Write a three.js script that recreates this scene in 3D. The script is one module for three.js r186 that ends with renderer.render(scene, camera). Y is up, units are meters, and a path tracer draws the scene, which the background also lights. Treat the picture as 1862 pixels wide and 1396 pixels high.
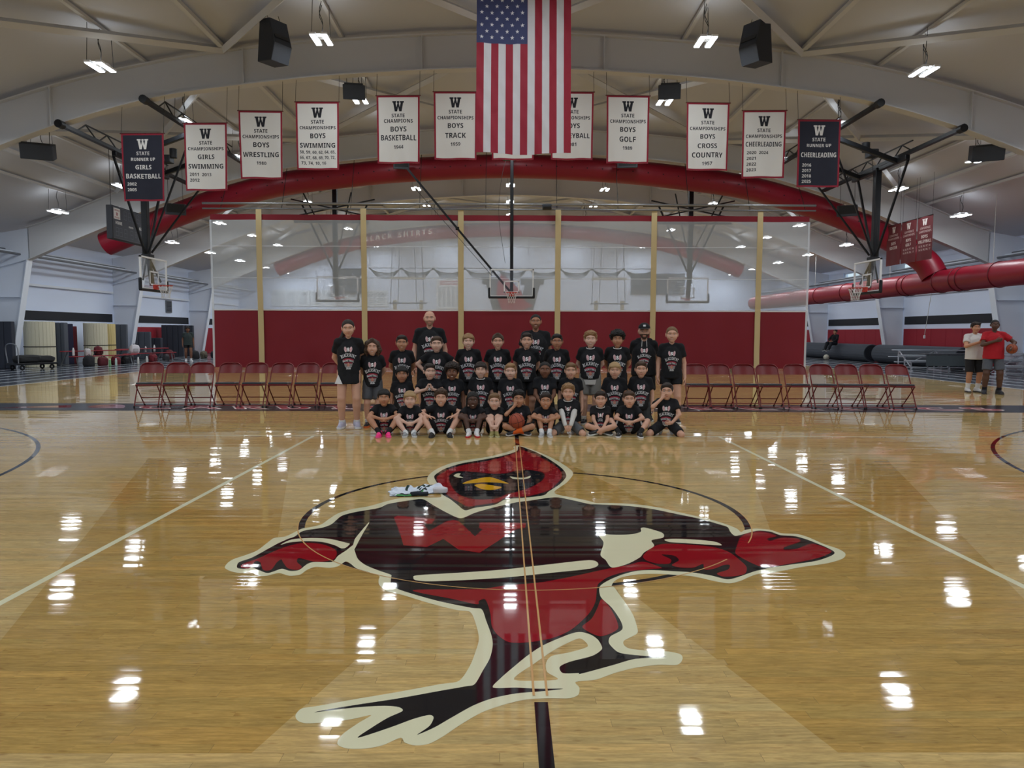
import * as THREE from 'three';
import { mergeGeometries } from 'three/addons/utils/BufferGeometryUtils.js';
import { RoundedBoxGeometry } from 'three/addons/geometries/RoundedBoxGeometry.js';
import { RectAreaLightUniformsLib } from 'three/addons/lights/RectAreaLightUniformsLib.js';
import { createNoise3D } from 'simplex-noise';

// ---------------------------------------------------------------- camera, light, exposure
// World: origin on the centre spot of the near court, x to the right, z towards the camera, metres.
RectAreaLightUniformsLib.init();
const scene = new THREE.Scene();
scene.background = new THREE.Color(0.62, 0.78, 0.86);
const camera = new THREE.PerspectiveCamera(2 * Math.atan(698 / 1300) * 180 / Math.PI, 1862 / 1396, 0.1, 200);
camera.position.set(-0.1428, 1.519, 5.954);
camera.rotation.order = 'YXZ';
camera.rotation.set(-0.07193, -0.0068, 0.00297);
const renderer = new THREE.WebGLRenderer({ antialias: true });
renderer.toneMapping = THREE.LinearToneMapping;
renderer.toneMappingExposure = 1.2;
renderer.shadowMap.enabled = true;
const LAMP_POWER = 44;          // radiance of each high bay lamp's light panel
const LAMP_UP = 8;             // the small slot that throws some light upwards
const LAMP_GLOW = 9;            // what the eye sees of its diffusers
const LAMP_COLOR = new THREE.Color(0.88, 0.95, 1.0);

// ---------------------------------------------------------------- helpers
let seedState = 12345;
function rnd() { seedState = (seedState + 0x6d2b79f5) | 0; let t = Math.imul(seedState ^ (seedState >>> 15), 1 | seedState); t = (t + Math.imul(t ^ (t >>> 7), 61 | t)) ^ t; return ((t ^ (t >>> 14)) >>> 0) / 4294967296; }
const rr = (a, b) => a + (b - a) * rnd();
const gauss = () => (rnd() + rnd() + rnd() + rnd() - 2) * 1.2;
const noise3 = createNoise3D(() => rnd());
const V = (x, y, z) => new THREE.Vector3(x, y, z);
const counts = new Map();
function numbered(name) { const n = counts.get(name) || 0; counts.set(name, n + 1); return n ? name + '_' + String(n).padStart(3, '0') : name; }
function sh(o) { o.castShadow = true; o.receiveShadow = true; return o; }
function meshOf(name, geo, mat) { const m = new THREE.Mesh(Array.isArray(geo) ? mergeClean(geo) : geo, mat); m.name = name; return sh(m); }
function mergeClean(list) {
  const clean = list.map((g) => { let h = g.index ? g.toNonIndexed() : g; for (const k of Object.keys(h.attributes)) if (!['position', 'normal', 'uv', 'color'].includes(k)) h.deleteAttribute(k); return h; });
  const colored = clean.every((g) => g.attributes.color);
  if (!colored) clean.forEach((g) => g.deleteAttribute('color'));
  clean.forEach((g) => { if (!g.attributes.uv) g.setAttribute('uv', new THREE.BufferAttribute(new Float32Array(g.attributes.position.count * 2), 2)); });
  return clean.length === 1 ? clean[0] : mergeGeometries(clean, false);
}
function tag(o, label, category, group, kind) { o.userData.label = label; o.userData.category = category; if (group) o.userData.group = group; if (kind) o.userData.kind = kind; return o; }
function thing(name, label, category, [x, y, z] = [0, 0, 0], turn = 0, group) {
  const o = new THREE.Group(); o.name = numbered(name); o.position.set(x, y, z); o.rotation.y = turn; scene.add(o); return tag(o, label, category, group);
}
function single(name, geo, mat, label, category, group) { const m = meshOf(numbered(name), geo, mat); scene.add(m); return tag(m, label, category, group); }
function part(parent, name, geo, mat) { const m = meshOf(name, geo, mat); parent.add(m); return m; }
function structure(name, geo, mat) { const m = geo ? meshOf(name, geo, mat) : new THREE.Group(); m.name = name; scene.add(m); m.userData.kind = 'structure'; return m; }
function copyOf(o, pos, turn, label) { const c = o.clone(); c.name = numbered(o.name.replace(/_\d{3}$/, '')); c.userData = { ...o.userData, label }; c.position.set(...pos); c.rotation.y = turn; scene.add(c); return c; }
const box = (w, h, d, x = 0, y = 0, z = 0, rx = 0, ry = 0, rz = 0) => { const g = new THREE.BoxGeometry(w, h, d); if (rx || ry || rz) g.applyMatrix4(new THREE.Matrix4().makeRotationFromEuler(new THREE.Euler(rx, ry, rz))); return g.translate(x, y, z); };
const rbox = (w, h, d, r, x = 0, y = 0, z = 0, rx = 0, ry = 0, rz = 0) => { const g = new RoundedBoxGeometry(w, h, d, 2, Math.min(r, w / 2.01, h / 2.01, d / 2.01)); if (rx || ry || rz) g.applyMatrix4(new THREE.Matrix4().makeRotationFromEuler(new THREE.Euler(rx, ry, rz))); return g.translate(x, y, z); };
const cylY = (r0, r1, h, seg = 16, x = 0, y = 0, z = 0) => new THREE.CylinderGeometry(r0, r1, h, seg).translate(x, y, z);
function between(a, b, make) { const A = V(...a), B = V(...b), d = B.clone().sub(A), L = d.length(); const g = make(L); g.applyQuaternion(new THREE.Quaternion().setFromUnitVectors(V(0, 1, 0), d.normalize())); return g.translate((A.x + B.x) / 2, (A.y + B.y) / 2, (A.z + B.z) / 2); }
const rod = (a, b, r = 0.02, seg = 8, r2 = r) => between(a, b, (L) => new THREE.CylinderGeometry(r2, r, L, seg));
const bar = (a, b, w, d = w) => between(a, b, (L) => new THREE.BoxGeometry(w, L, d));
const tube = (pts, r, seg = 24, rad = 8, closed = false) => new THREE.TubeGeometry(new THREE.CatmullRomCurve3(pts.map((p) => V(...p)), closed, 'catmullrom', 0.5), seg, r, rad, closed);
const S3 = (r, g, b) => new THREE.Color().setRGB(r / 255, g / 255, b / 255, THREE.SRGBColorSpace);
const mat = (color, roughness = 0.7, metalness = 0, extra = {}) => new THREE.MeshStandardMaterial({ color, roughness, metalness, ...extra });
function canvas(w, h, draw, srgb = true) { const c = document.createElement('canvas'); c.width = w; c.height = h; const g = c.getContext('2d'); draw(g, w, h); const t = new THREE.CanvasTexture(c); if (srgb) t.colorSpace = THREE.SRGBColorSpace; t.wrapS = t.wrapT = THREE.ClampToEdgeWrapping; return t; }
function dataTex(w, h, fn, srgb = true) { const d = new Uint8Array(w * h * 4); for (let y = 0; y < h; y++) for (let x = 0; x < w; x++) { const c = fn(x / w, y / h, x, y); const i = (y * w + x) * 4; for (let k = 0; k < 3; k++) d[i + k] = Math.max(0, Math.min(255, c[k])); d[i + 3] = 255; } const t = new THREE.DataTexture(d, w, h); t.magFilter = THREE.LinearFilter; t.minFilter = THREE.LinearFilter; t.wrapS = t.wrapT = THREE.RepeatWrapping; if (srgb) t.colorSpace = THREE.SRGBColorSpace; t.needsUpdate = true; return t; }
// piecewise smooth profile through points (Catmull in x)
function profile(pts) { return (x) => { x = Math.abs(x); let i = 0; while (i < pts.length - 2 && x > pts[i + 1][0]) i++; const p = (k) => k < 0 ? [-pts[1][0], pts[1][1]] : pts[Math.min(k, pts.length - 1)]; const [x0, y0] = p(i - 1), [x1, y1] = p(i), [x2, y2] = p(i + 1), [x3, y3] = p(i + 2); const t = (x - x1) / (x2 - x1), m1 = (y2 - y0) / (x2 - x0) * (x2 - x1), m2 = (x3 > x1 ? (y3 - y1) / (x3 - x1) : 0) * (x2 - x1), t2 = t * t, t3 = t2 * t; return (2 * t3 - 3 * t2 + 1) * y1 + (t3 - 2 * t2 + t) * m1 + (-2 * t3 + 3 * t2) * y2 + (t3 - t2) * m2; }; }
// a sheet: grid of points f(u,v) as an indexed geometry with uv in the given size
function sheet(nu, nv, f, uvf) { const pos = [], uv = [], idx = []; for (let j = 0; j <= nv; j++) for (let i = 0; i <= nu; i++) { const u = i / nu, v = j / nv; pos.push(...f(u, v)); uv.push(...(uvf ? uvf(u, v) : [u, v])); } for (let j = 0; j < nv; j++) for (let i = 0; i < nu; i++) { const a = j * (nu + 1) + i, b = a + 1, c = a + nu + 1, d = c + 1; idx.push(a, b, d, a, d, c); } const g = new THREE.BufferGeometry(); g.setAttribute('position', new THREE.Float32BufferAttribute(pos, 3)); g.setAttribute('uv', new THREE.Float32BufferAttribute(uv, 2)); g.setIndex(idx); g.computeVertexNormals(); return g; }

// ---------------------------------------------------------------- materials of the place
const grainTex = dataTex(1024, 512, (u, v) => {
  const a = noise3(u * 9, v * 46, 1.3) * 0.5 + noise3(u * 26, v * 150, 4.1) * 0.3 + noise3(u * 60, v * 260, 7.7) * 0.2;
  const knot = Math.max(0, noise3(u * 10, v * 26, 9.2) - 0.74) * 1.8;
  const s = 228 + a * 34 - knot * 70; return [s, s - 2 - knot * 20, s - 6 - knot * 30];
});
const floorFinish = { roughness: 0.045, ior: 1.5 };
const M = {
  wood: new THREE.MeshPhysicalMaterial({ color: 0xffffff, map: grainTex, vertexColors: true, ...floorFinish }),
  cream: new THREE.MeshPhysicalMaterial({ color: S3(228, 223, 188), ...floorFinish }),
  black: new THREE.MeshPhysicalMaterial({ color: S3(24, 23, 27), ...floorFinish }),
  red: new THREE.MeshPhysicalMaterial({ color: S3(146, 22, 32), ...floorFinish }),
  yellow: new THREE.MeshPhysicalMaterial({ color: S3(222, 165, 22), ...floorFinish }),
  band: new THREE.MeshPhysicalMaterial({ color: S3(18, 18, 24), roughness: 0.22, ior: 1.16 }),
  tan: new THREE.MeshPhysicalMaterial({ color: S3(214, 168, 112), ...floorFinish }),
  track: new THREE.MeshPhysicalMaterial({ color: S3(66, 70, 78), roughness: 0.16, ior: 1.28 }),
  trackLine: new THREE.MeshPhysicalMaterial({ color: S3(214, 220, 226), roughness: 0.16, ior: 1.28 }),
  ceil: mat(S3(193, 194, 199), 0.9), frame: mat(S3(200, 200, 201), 0.6), frameWhite: mat(S3(222, 228, 238), 0.6),
  wallW: mat(S3(218, 229, 250), 0.8), wallRed: mat(S3(146, 18, 38), 0.7), wallBlack: mat(S3(22, 25, 34), 0.7),
  ductRed: mat(S3(136, 8, 36), 0.4), ductDark: mat(S3(90, 10, 24), 0.5), hole: mat(S3(30, 4, 10), 0.8),
  steel: mat(S3(150, 152, 155), 0.4, 0.8), blackSteel: mat(S3(22, 24, 28), 0.45, 0.3), darkBox: mat(S3(38, 42, 50), 0.6),
  white: mat(S3(235, 237, 240), 0.6), greyMetal: mat(S3(120, 124, 130), 0.45, 0.5), cable: mat(S3(40, 40, 42), 0.7), cableW: mat(S3(190, 188, 182), 0.7),
};
// shallow cupping of the boards, for paint that lies over them
const rowTilt = Array.from({ length: 128 }, () => gauss());
const paintNormal = (() => { const h = 1024, d = new Float32Array(4 * h * 4); for (let y = 0; y < h; y++) { const row = Math.floor(y / 8), s = (y % 8 + 0.5) / 8; const ny = 0.0065 * rowTilt[row] + 0.003 * (s - 0.5); for (let x = 0; x < 4; x++) { const i = (y * 4 + x) * 4; d[i] = 0.5; d[i + 1] = 0.5 + ny / 2; d[i + 2] = 1; d[i + 3] = 1; } } const t = new THREE.DataTexture(d, 4, h, THREE.RGBAFormat, THREE.FloatType); t.magFilter = THREE.LinearFilter; t.wrapS = t.wrapT = THREE.RepeatWrapping; t.needsUpdate = true; return t; })();
for (const k of ['cream', 'black', 'red', 'yellow', 'tan']) { M[k].normalMap = paintNormal; }

// ---------------------------------------------------------------- floor
const floor = structure('floor');
part(floor, 'subfloor', box(43.4, 0.2, 66, 0, -0.103, -18.5), mat(S3(96, 84, 62), 0.9));
const ROW = 0.057, XW = 14, Z0 = 6.6, Z1 = -49.9;
// a giant W in darker stain lies under the painted emblem: [left, right] limits of the stain at a depth, each a pair of straight functions of z
const outer = (z) => 4.46 - 0.357 * (z + 2.6), innerU = (z) => 2.75 - 0.273 * (z + 2.6), vee = (z) => 0.3 * (z + 0.08), mid = (z) => 1.22 + 0.3 * (z + 0.08);
function stain(z) {
  if (z < -2.6 || z > 3.49) return [];
  const neg = (f) => (q) => -f(q);
  if (z > 1.35) return [[neg(outer), neg(vee)], [vee, outer]];
  if (z > -0.08) return [[neg(outer), neg(innerU)], [neg(mid), neg(vee)], [vee, mid], [innerU, outer]];
  return [[neg(outer), neg(innerU)], [neg(mid), mid], [innerU, outer]];
}
const LIGHT = S3(220, 188, 126), DARK = S3(203, 165, 94);
function plankGeo(x0, x1, zc, cols) {
  const t = gauss() * 0.00019, c = 0.00004 + gauss() * 0.00003, h = ROW / 2, tone = 1 + gauss() * 0.1, warm = gauss() * 0.03;
  const w = 0.0012, prof = [[-h, -w, -0.7], [-h + w, -t, -0.7], [-h + w, -t, -(c + t) / h], [0, c, -t / h], [h - w, t, (c - t) / h], [h - w, t, 0.7], [h, -w, 0.7]], nor = [];
  const cuts = []; for (const [a, b] of cols) for (const f of [a, b]) { const xm = f(zc); if (xm > x0 + 0.03 && xm < x1 - 0.03) cuts.push(f); }
  cuts.sort((f, g) => f(zc) - g(zc));
  const edges = [() => x0 + 0.0006, ...cuts, () => x1 - 0.0006], pos = [], col = [], uv = [], idx = [], u0 = rnd() * 7, v0 = rnd() * 7;
  for (let s = 0; s < edges.length - 1; s++) {
    const xm = (edges[s](zc) + edges[s + 1](zc)) / 2, dark = cols.some(([a, b]) => xm > a(zc) && xm < b(zc)), base = dark ? DARK : LIGHT, k = pos.length / 3;
    for (const [dz, y, nz] of prof) for (const e of [edges[s], edges[s + 1]]) { const x = e(zc + dz); pos.push(x, y, zc + dz); const q = Math.hypot(1, nz); nor.push(0, 1 / q, nz / q); col.push(base.r * tone * (1 + warm), base.g * tone, base.b * tone * (1 - warm)); uv.push(u0 + x / 1.6, v0 + dz / 0.9); }
    for (const r of [0, 2, 3, 5]) { const a = k + r * 2; idx.push(a, a + 2, a + 1, a + 1, a + 2, a + 3); }
  }
  return { pos, col, uv, idx, nor };
}
function plankBuffer(list) {
  const n = list.reduce((s, p) => s + p.pos.length / 3, 0), ni = list.reduce((s, p) => s + p.idx.length, 0);
  const pos = new Float32Array(n * 3), col = new Float32Array(n * 3), uv = new Float32Array(n * 2), nor = new Float32Array(n * 3), idx = new Uint32Array(ni); let o = 0, q = 0;
  for (const p of list) { pos.set(p.pos, o * 3); col.set(p.col, o * 3); uv.set(p.uv, o * 2); nor.set(p.nor, o * 3); for (let i = 0; i < p.idx.length; i++) idx[q + i] = p.idx[i] + o; q += p.idx.length; o += p.pos.length / 3; }
  const g = new THREE.BufferGeometry(); g.setAttribute('position', new THREE.BufferAttribute(pos, 3)); g.setAttribute('color', new THREE.BufferAttribute(col, 3)); g.setAttribute('uv', new THREE.BufferAttribute(uv, 2)); g.setAttribute('normal', new THREE.BufferAttribute(nor, 3)); g.setIndex(new THREE.BufferAttribute(idx, 1)); return g;
}
{
  const rest = []; let single_ = 0;
  for (let r = 0; Z0 - r * ROW > Z1; r++) {
    const zc = Z0 - (r + 0.5) * ROW, cols = stain(zc); let x = -XW - rr(0, 1);
    while (x < XW) {
      const L = rr(0.45, 1.7), a = Math.max(x, -XW), b = Math.min(x + L, XW); x += L; if (b - a < 0.08) continue;
      const p = plankGeo(a, b, zc, cols), d = 5.954 - zc, half = 0.74 * d;
      if (zc < 3.62 && zc > 0.2 && b > -half - 0.2 && a < half - 0.1 && single_ < 300) { single_++; part(floor, numbered('plank'), plankBuffer([p]), M.wood); } else rest.push(p);
    }
  }
  part(floor, 'plank_field', plankBuffer(rest), M.wood).userData.kind = 'stuff';
}
// running track round the courts, with lane lines
const track = structure('floor_track');
for (const s of [-1, 1]) {
  part(track, 'track_surface', box(7.4, 0.02, 64, s * 17.7, -0.0095, -18.5), M.track);
  for (let k = 0; k < 7; k++) part(track, 'lane_line', box(0.09, 0.004, 63, s * (14.05 + k * 0.92), 0.0005, -18.5), M.trackLine);
}
// paint: flat shapes on the boards, uv in metres of board rows
function paintGeo(shape, y) { const g = new THREE.ShapeGeometry(shape, 24); g.rotateX(Math.PI / 2); const p = g.attributes.position, uv = new Float32Array(p.count * 2); for (let i = 0; i < p.count; i++) { p.setY(i, y); uv[i * 2] = p.getX(i); uv[i * 2 + 1] = -(p.getZ(i) - Z0) / (128 * ROW); } g.setAttribute('uv', new THREE.BufferAttribute(uv, 2)); const ix = g.index.array; for (let i = 0; i < ix.length; i += 3) { const t = ix[i]; ix[i] = ix[i + 1]; ix[i + 1] = t; } g.computeVertexNormals(); const nn = g.attributes.normal; if (nn.getY(0) < 0) { for (let i = 0; i < ix.length; i += 3) { const t = ix[i]; ix[i] = ix[i + 1]; ix[i + 1] = t; } g.computeVertexNormals(); } return g; }
const rectShape = (x0, x1, z0, z1) => { const s = new THREE.Shape(); s.moveTo(x0, z0); s.lineTo(x1, z0); s.lineTo(x1, z1); s.lineTo(x0, z1); s.closePath(); return s; };
function arcShape(cx, cz, r0, r1, a0, a1, n = 72) { const s = new THREE.Shape(); for (let i = 0; i <= n; i++) { const a = a0 + (a1 - a0) * i / n; const x = cx + r1 * Math.cos(a), z = cz + r1 * Math.sin(a); if (i) s.lineTo(x, z); else s.moveTo(x, z); } for (let i = n; i >= 0; i--) { const a = a0 + (a1 - a0) * i / n; s.lineTo(cx + r0 * Math.cos(a), cz + r0 * Math.sin(a)); } s.closePath(); return s; }
const paint = (name, shape, m, y = 0.0006) => part(floor, name, paintGeo(shape, y), m);
for (const s of [-1, 1]) {
  paint('attack_line', rectShape(s * 2.975 - 0.025, s * 2.975 + 0.025, -4.45, 4.45), M.cream);
  paint('three_point_line', arcShape(s * 11.6, 0, 6.27, 6.32, s < 0 ? -1.5 : Math.PI - 1.5, s < 0 ? 1.5 : Math.PI + 1.5), M.black);
  paint('lane_line', rectShape(s * 12.8 - (s > 0 ? 5.8 : 0), s * 12.8 + (s > 0 ? 0 : 5.8), 1.83, 1.88), M.black);
  paint('lane_line', rectShape(s * 12.8 - (s > 0 ? 5.8 : 0), s * 12.8 + (s > 0 ? 0 : 5.8), -1.88, -1.83), M.black);
  paint('volleyball_sideline', rectShape(-9, 9, s * 4.475 - 0.025, s * 4.475 + 0.025), M.cream, 0.0005);
}
paint('sideline', rectShape(-13.9, 13.9, 7.62, 7.8), M.black);
paint('centre_circle', arcShape(0, 0, 1.78, 1.83, 0, Math.PI * 2), M.black);
paint('centre_line', rectShape(-0.028, 0.028, 3.11, 7.6), M.black);
paint('centre_line', rectShape(-0.028, 0.028, -7.7, -3.62), M.black);
// second court beyond the black border
paint('second_court_line', rectShape(-13, 13, -16.75, -16.7), M.cream, 0.0006);
// border band with outlined lettering between the two courts
paint('border_band', rectShape(-13.98, 13.98, -9.15, -7.74), M.band, 0.0006);
{
  const chars = 'CARDINALS ATHLETICS';
  for (const [x0, x1] of [[-7.7, 9.9]]) {
    const n = chars.length, w = (x1 - x0) / n;
    const tex = canvas(2048, 128, (g, W, H) => { g.fillStyle = '#17161b'; g.fillRect(0, 0, W, H); g.font = 'bold 118px sans-serif'; g.textAlign = 'center'; g.textBaseline = 'middle'; g.lineWidth = 9; for (let i = 0; i < n; i++) { const cx = (i + 0.5) * W / n; g.save(); g.translate(cx, H / 2); g.transform(1, 0, 0.35, 1, 0, 0); g.scale(1.05, 0.98); g.strokeStyle = '#e6d8d4'; g.strokeText(chars[i], 0, 6); g.fillStyle = '#a3182c'; g.fillText(chars[i], 0, 6); g.restore(); } });
    const lm = new THREE.MeshPhysicalMaterial({ color: 0xffffff, map: tex, roughness: 0.22, ior: 1.16 });
    const g = new THREE.PlaneGeometry(x1 - x0, 0.78); g.rotateX(-Math.PI / 2); g.translate((x0 + x1) / 2, 0.0009, -8.42); part(floor, 'border_lettering', g, lm);
  }
  const leaf = new THREE.Shape(); leaf.moveTo(-8.6, -8.45); leaf.quadraticCurveTo(-8.75, -8.9, -8.3, -8.92); leaf.quadraticCurveTo(-8.0, -8.9, -7.75, -8.2); leaf.quadraticCurveTo(-8.4, -8.1, -8.6, -8.45); part(floor, 'border_mark', paintGeo(leaf, 0.0012), M.red);
  for (const [x, s] of [[-9.6, 1], [11.0, 1]]) { const f = new THREE.Shape(); f.moveTo(x - 0.7, -8.2); f.lineTo(x + 0.5, -8.75); f.lineTo(x + 0.75, -8.3); f.closePath(); part(floor, 'border_mark', paintGeo(f, 0.0012), M.red); }
}

// ---------------------------------------------------------------- walls
const WX = 21.3, WT = 0.3, ZN = 13.5, ZF = -50.6;
const frameZ = [13.0, 3.9, -5.2, -14.35, -23.45, -32.55, -41.65];
function stripes(w, s, z0, z1, red) {
  const L = z0 - z1, zc = (z0 + z1) / 2, x = s * (WX - WT / 2);
  part(w, 'black_stripe', box(0.012, 0.42, L, x - s * 0.006, 2.21, zc), M.wallBlack);
  if (red) { const n = Math.round(L / 1.22); for (let k = 0; k < n; k++) part(w, 'wall_pad', rbox(0.05, 1.76, L / n - 0.012, 0.015, x - s * 0.025, 0.89, z0 - (k + 0.5) * L / n), M.wallRed); }
  part(w, 'wall_ledge', box(0.12, 0.1, L, x - s * 0.06, 3.55, zc), M.frameWhite);
}
const wallLeft = structure('wall_left', box(WT, 6.2, ZN - ZF, -WX, 3.1, (ZN + ZF) / 2), M.wallW);
const wallRight = structure('wall_right');
part(wallRight, 'wall_panel', [box(WT, 4.72, ZN - ZF, WX, 2.36, (ZN + ZF) / 2), box(WT, 0.9, ZN - ZF, WX, 5.75, (ZN + ZF) / 2), box(WT, 0.6, 45.5, WX, 5.01, -9.25), box(WT, 0.6, 11.0, WX, 5.01, -45.1)], M.wallW);
for (let k = 0; k < frameZ.length; k++) { const a = frameZ[k], b = k + 1 < frameZ.length ? frameZ[k + 1] : ZF + 0.16; if (k > 1) { stripes(wallLeft, -1, a - 0.2, b + 0.2, k >= 5); stripes(wallRight, 1, a - 0.2, b + 0.2, true); } }
const win = structure('window_1');
part(win, 'frame', [box(0.12, 0.06, 7.6, WX, 4.75, -35.8), box(0.12, 0.06, 7.6, WX, 5.27, -35.8), ...[0, 1, 2, 3, 4].map((k) => box(0.12, 0.5, 0.06, WX, 5.01, -32.05 - k * 1.87))], M.frameWhite);
for (let k = 0; k < 4; k++) part(win, 'pane', box(0.012, 0.5, 1.8, WX, 5.01, -32.98 - k * 1.87), new THREE.MeshPhysicalMaterial({ color: 0xffffff, transmission: 1, thickness: 0, roughness: 0.02 }));
const wallNear = structure('wall_near', box(43.2, 11, 0.3, 0, 5.4, ZN), M.wallW);
const wallFar = structure('wall_far', box(43.2, 11, 0.3, 0, 5.4, ZF), M.wallW);
part(wallFar, 'wall_pad', box(42, 1.76, 0.06, 0, 0.89, ZF + 0.18), M.wallRed);
for (const s of [-1, 1]) { const d = structure('door_' + (s < 0 ? 1 : 2)); part(d, 'leaf', [box(0.95, 2.1, 0.05, s * 17.5, 1.05, ZF + 0.24)], M.wallBlack); part(d, 'frame', [box(0.08, 2.2, 0.1, s * 17.5 - 0.52, 1.1, ZF + 0.2), box(0.08, 2.2, 0.1, s * 17.5 + 0.52, 1.1, ZF + 0.2), box(1.12, 0.08, 0.1, s * 17.5, 2.16, ZF + 0.2)], M.frameWhite); part(d, 'handle', rod([s * 17.5 + 0.35, 1.0, ZF + 0.3], [s * 17.5 + 0.48, 1.0, ZF + 0.3], 0.012), M.steel); }

// ---------------------------------------------------------------- roof: arched steel frames, deck, braces
const roofTop = profile([[0, 9.68], [4.4, 9.5], [7.9, 9.17], [11.4, 8.52], [14.4, 7.66], [17, 6.62], [19.3, 5.73], [21.3, 5.35]]);
const roofBot = profile([[0, 8.78], [4.4, 8.6], [7.4, 8.3], [9.8, 7.95], [12.3, 7.28], [14.4, 6.53], [16.8, 5.55], [18.1, 5.02], [19.55, 4.4]]);
const ceiling = structure('ceiling');
{
  const N = 64, up = (u, dy) => { const x = -21.6 + 43.2 * u; return [x, roofTop(Math.min(Math.abs(x), 21.3)) + dy]; };
  for (let b = 0; b < frameZ.length; b++) {
    const z0 = b === 0 ? ZN + 0.2 : frameZ[b], z1 = b + 1 < frameZ.length ? frameZ[b + 1] : ZF - 0.2;
    const n = 12; for (let q = 0; q < n; q++) {
      const s1 = sheet(6, 1, (u, v) => { const [x, y] = up((q + u) / n, 0.2); return [x, y, z0 + (z1 - z0) * v]; }), s2 = sheet(6, 1, (u, v) => { const [x, y] = up((q + 1 - u) / n, 0.34); return [x, y, z0 + (z1 - z0) * v]; });
      part(ceiling, 'roof_panel', [s1, s2], M.ceil);
    }
  }
}
function ribbon(f, g, x0, x1, n, z, th) { // solid band between two curves
  const sh_ = new THREE.Shape(); for (let i = 0; i <= n; i++) { const x = x0 + (x1 - x0) * i / n; if (i) sh_.lineTo(x, f(x)); else sh_.moveTo(x, f(x)); } for (let i = n; i >= 0; i--) { const x = x0 + (x1 - x0) * i / n; sh_.lineTo(x, g(x)); } sh_.closePath();
  return new THREE.ExtrudeGeometry(sh_, { depth: th, bevelEnabled: false, steps: 1, curveSegments: 1 }).translate(0, 0, z - th / 2);
}
const archProto = new THREE.Group();
{
  const E = 19.55; part(archProto, 'web', ribbon(roofBot, roofTop, -E, E, 80, 0, 0.03), M.frame);
  part(archProto, 'bottom_flange', ribbon((x) => roofBot(x) - 0.035, roofBot, -E, E, 80, 0, 0.3), M.frame);
  part(archProto, 'top_flange', ribbon(roofTop, (x) => roofTop(x) + 0.035, -E, E, 80, 0, 0.3), M.frame);
  for (const x of [-12.7, -7.4, 7.4, 12.7, -2.5, 2.5]) part(archProto, 'splice_plate', box(0.03, roofTop(x) - roofBot(x), 0.26, x, (roofTop(x) + roofBot(x)) / 2, 0), M.frame);
  for (const s of [-1, 1]) {
    const c = new THREE.Shape(); c.moveTo(s * 20.35, 0); c.lineTo(s * 19.5, 4.42); c.lineTo(s * 19.5, roofTop(19.5)); c.lineTo(s * 21.14, roofTop(21.1)); c.lineTo(s * 21.14, 0); c.closePath();
    part(archProto, 'column_web', new THREE.ExtrudeGeometry(c, { depth: 0.03, bevelEnabled: false }).translate(0, 0, -0.015), M.frameWhite);
    part(archProto, 'column_flange', bar([s * 20.35, 0, 0], [s * 19.52, 4.42, 0], 0.03, 0.34), M.frameWhite);
    part(archProto, 'knee_plate', bar([s * 19.5, 4.42, 0], [s * 21.1, 4.0, 0], 0.03, 0.3), M.frameWhite);
    part(archProto, 'column_stiffener', [box(1.2, 0.03, 0.26, s * 20.5, 2.9, 0)], M.frameWhite);
  }
}
frameZ.forEach((z, i) => { const a = archProto.clone(); a.name = numbered('roof_arch'); a.position.z = z; a.userData = { kind: 'structure' }; scene.add(a); });
{ // struts and diagonal braces in the roof plane
  const br = structure('roof_bracing'), nodes = [-15.8, -7.9, 0, 7.9, 15.8], y = (x) => roofTop(x) + 0.06;
  for (let b = 1; b < frameZ.length; b++) {
    const z0 = frameZ[b - 1] - 0.16, z1 = frameZ[b] + 0.16;
    for (const x of nodes) part(br, 'strut', bar([x, y(x), z0], [x, y(x), z1], 0.14, 0.1), M.frame);
    for (let i = 0; i < 4; i++) for (const [p, q] of [[nodes[i], nodes[i + 1]], [nodes[i + 1], nodes[i]]]) { const m = (p + q) / 2, zm = (z0 + z1) / 2; part(br, 'brace', bar([p, y(p) - 0.05, z0], [q, y(q) - 0.05, z1], 0.17, 0.15), M.frame); }
  }
  for (const s of [-1, 1]) for (let k = 0; k < 4; k++) part(br, 'eave_pipe', rod([s * (19.9 + k * 0.3), 4.62 + k * 0.1, 12], [s * (19.9 + k * 0.3), 4.62 + k * 0.1, ZF + 0.2], 0.05), k % 2 ? M.frameWhite : M.greyMetal);
}

// ---------------------------------------------------------------- high bay lamps
const lampMat = new THREE.MeshStandardMaterial({ color: 0xffffff, emissive: LAMP_COLOR, emissiveIntensity: LAMP_GLOW, roughness: 0.4 });
const uplightMat = new THREE.MeshStandardMaterial({ color: 0xffffff, emissive: LAMP_COLOR, emissiveIntensity: 2, roughness: 0.4 });
const rowsX = [-16.9, -14.5, -10.1, -4.7, 0, 4.7, 10.1, 14.5, 16.9], lampZ = []; for (let k = -1; k < 14; k++) lampZ.push(5.954 - (-4.7 + 4.55 * k));
const lampY = (x) => roofTop(x) - (Math.abs(x) > 14 ? 0.72 : 0.85);
const rowWords = ['nearest the left wall, counted from the near wall', 'second from the left wall, counted from the near wall', 'above the left hoop, counted from the near wall', 'left of the flag, counted from the near wall', 'over the court centre, counted from the near wall', 'right of the flag, counted from the near wall', 'above the right hoop, counted from the near wall', 'second from the right wall, counted from the near wall', 'nearest the right wall, counted from the near wall'];
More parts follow.
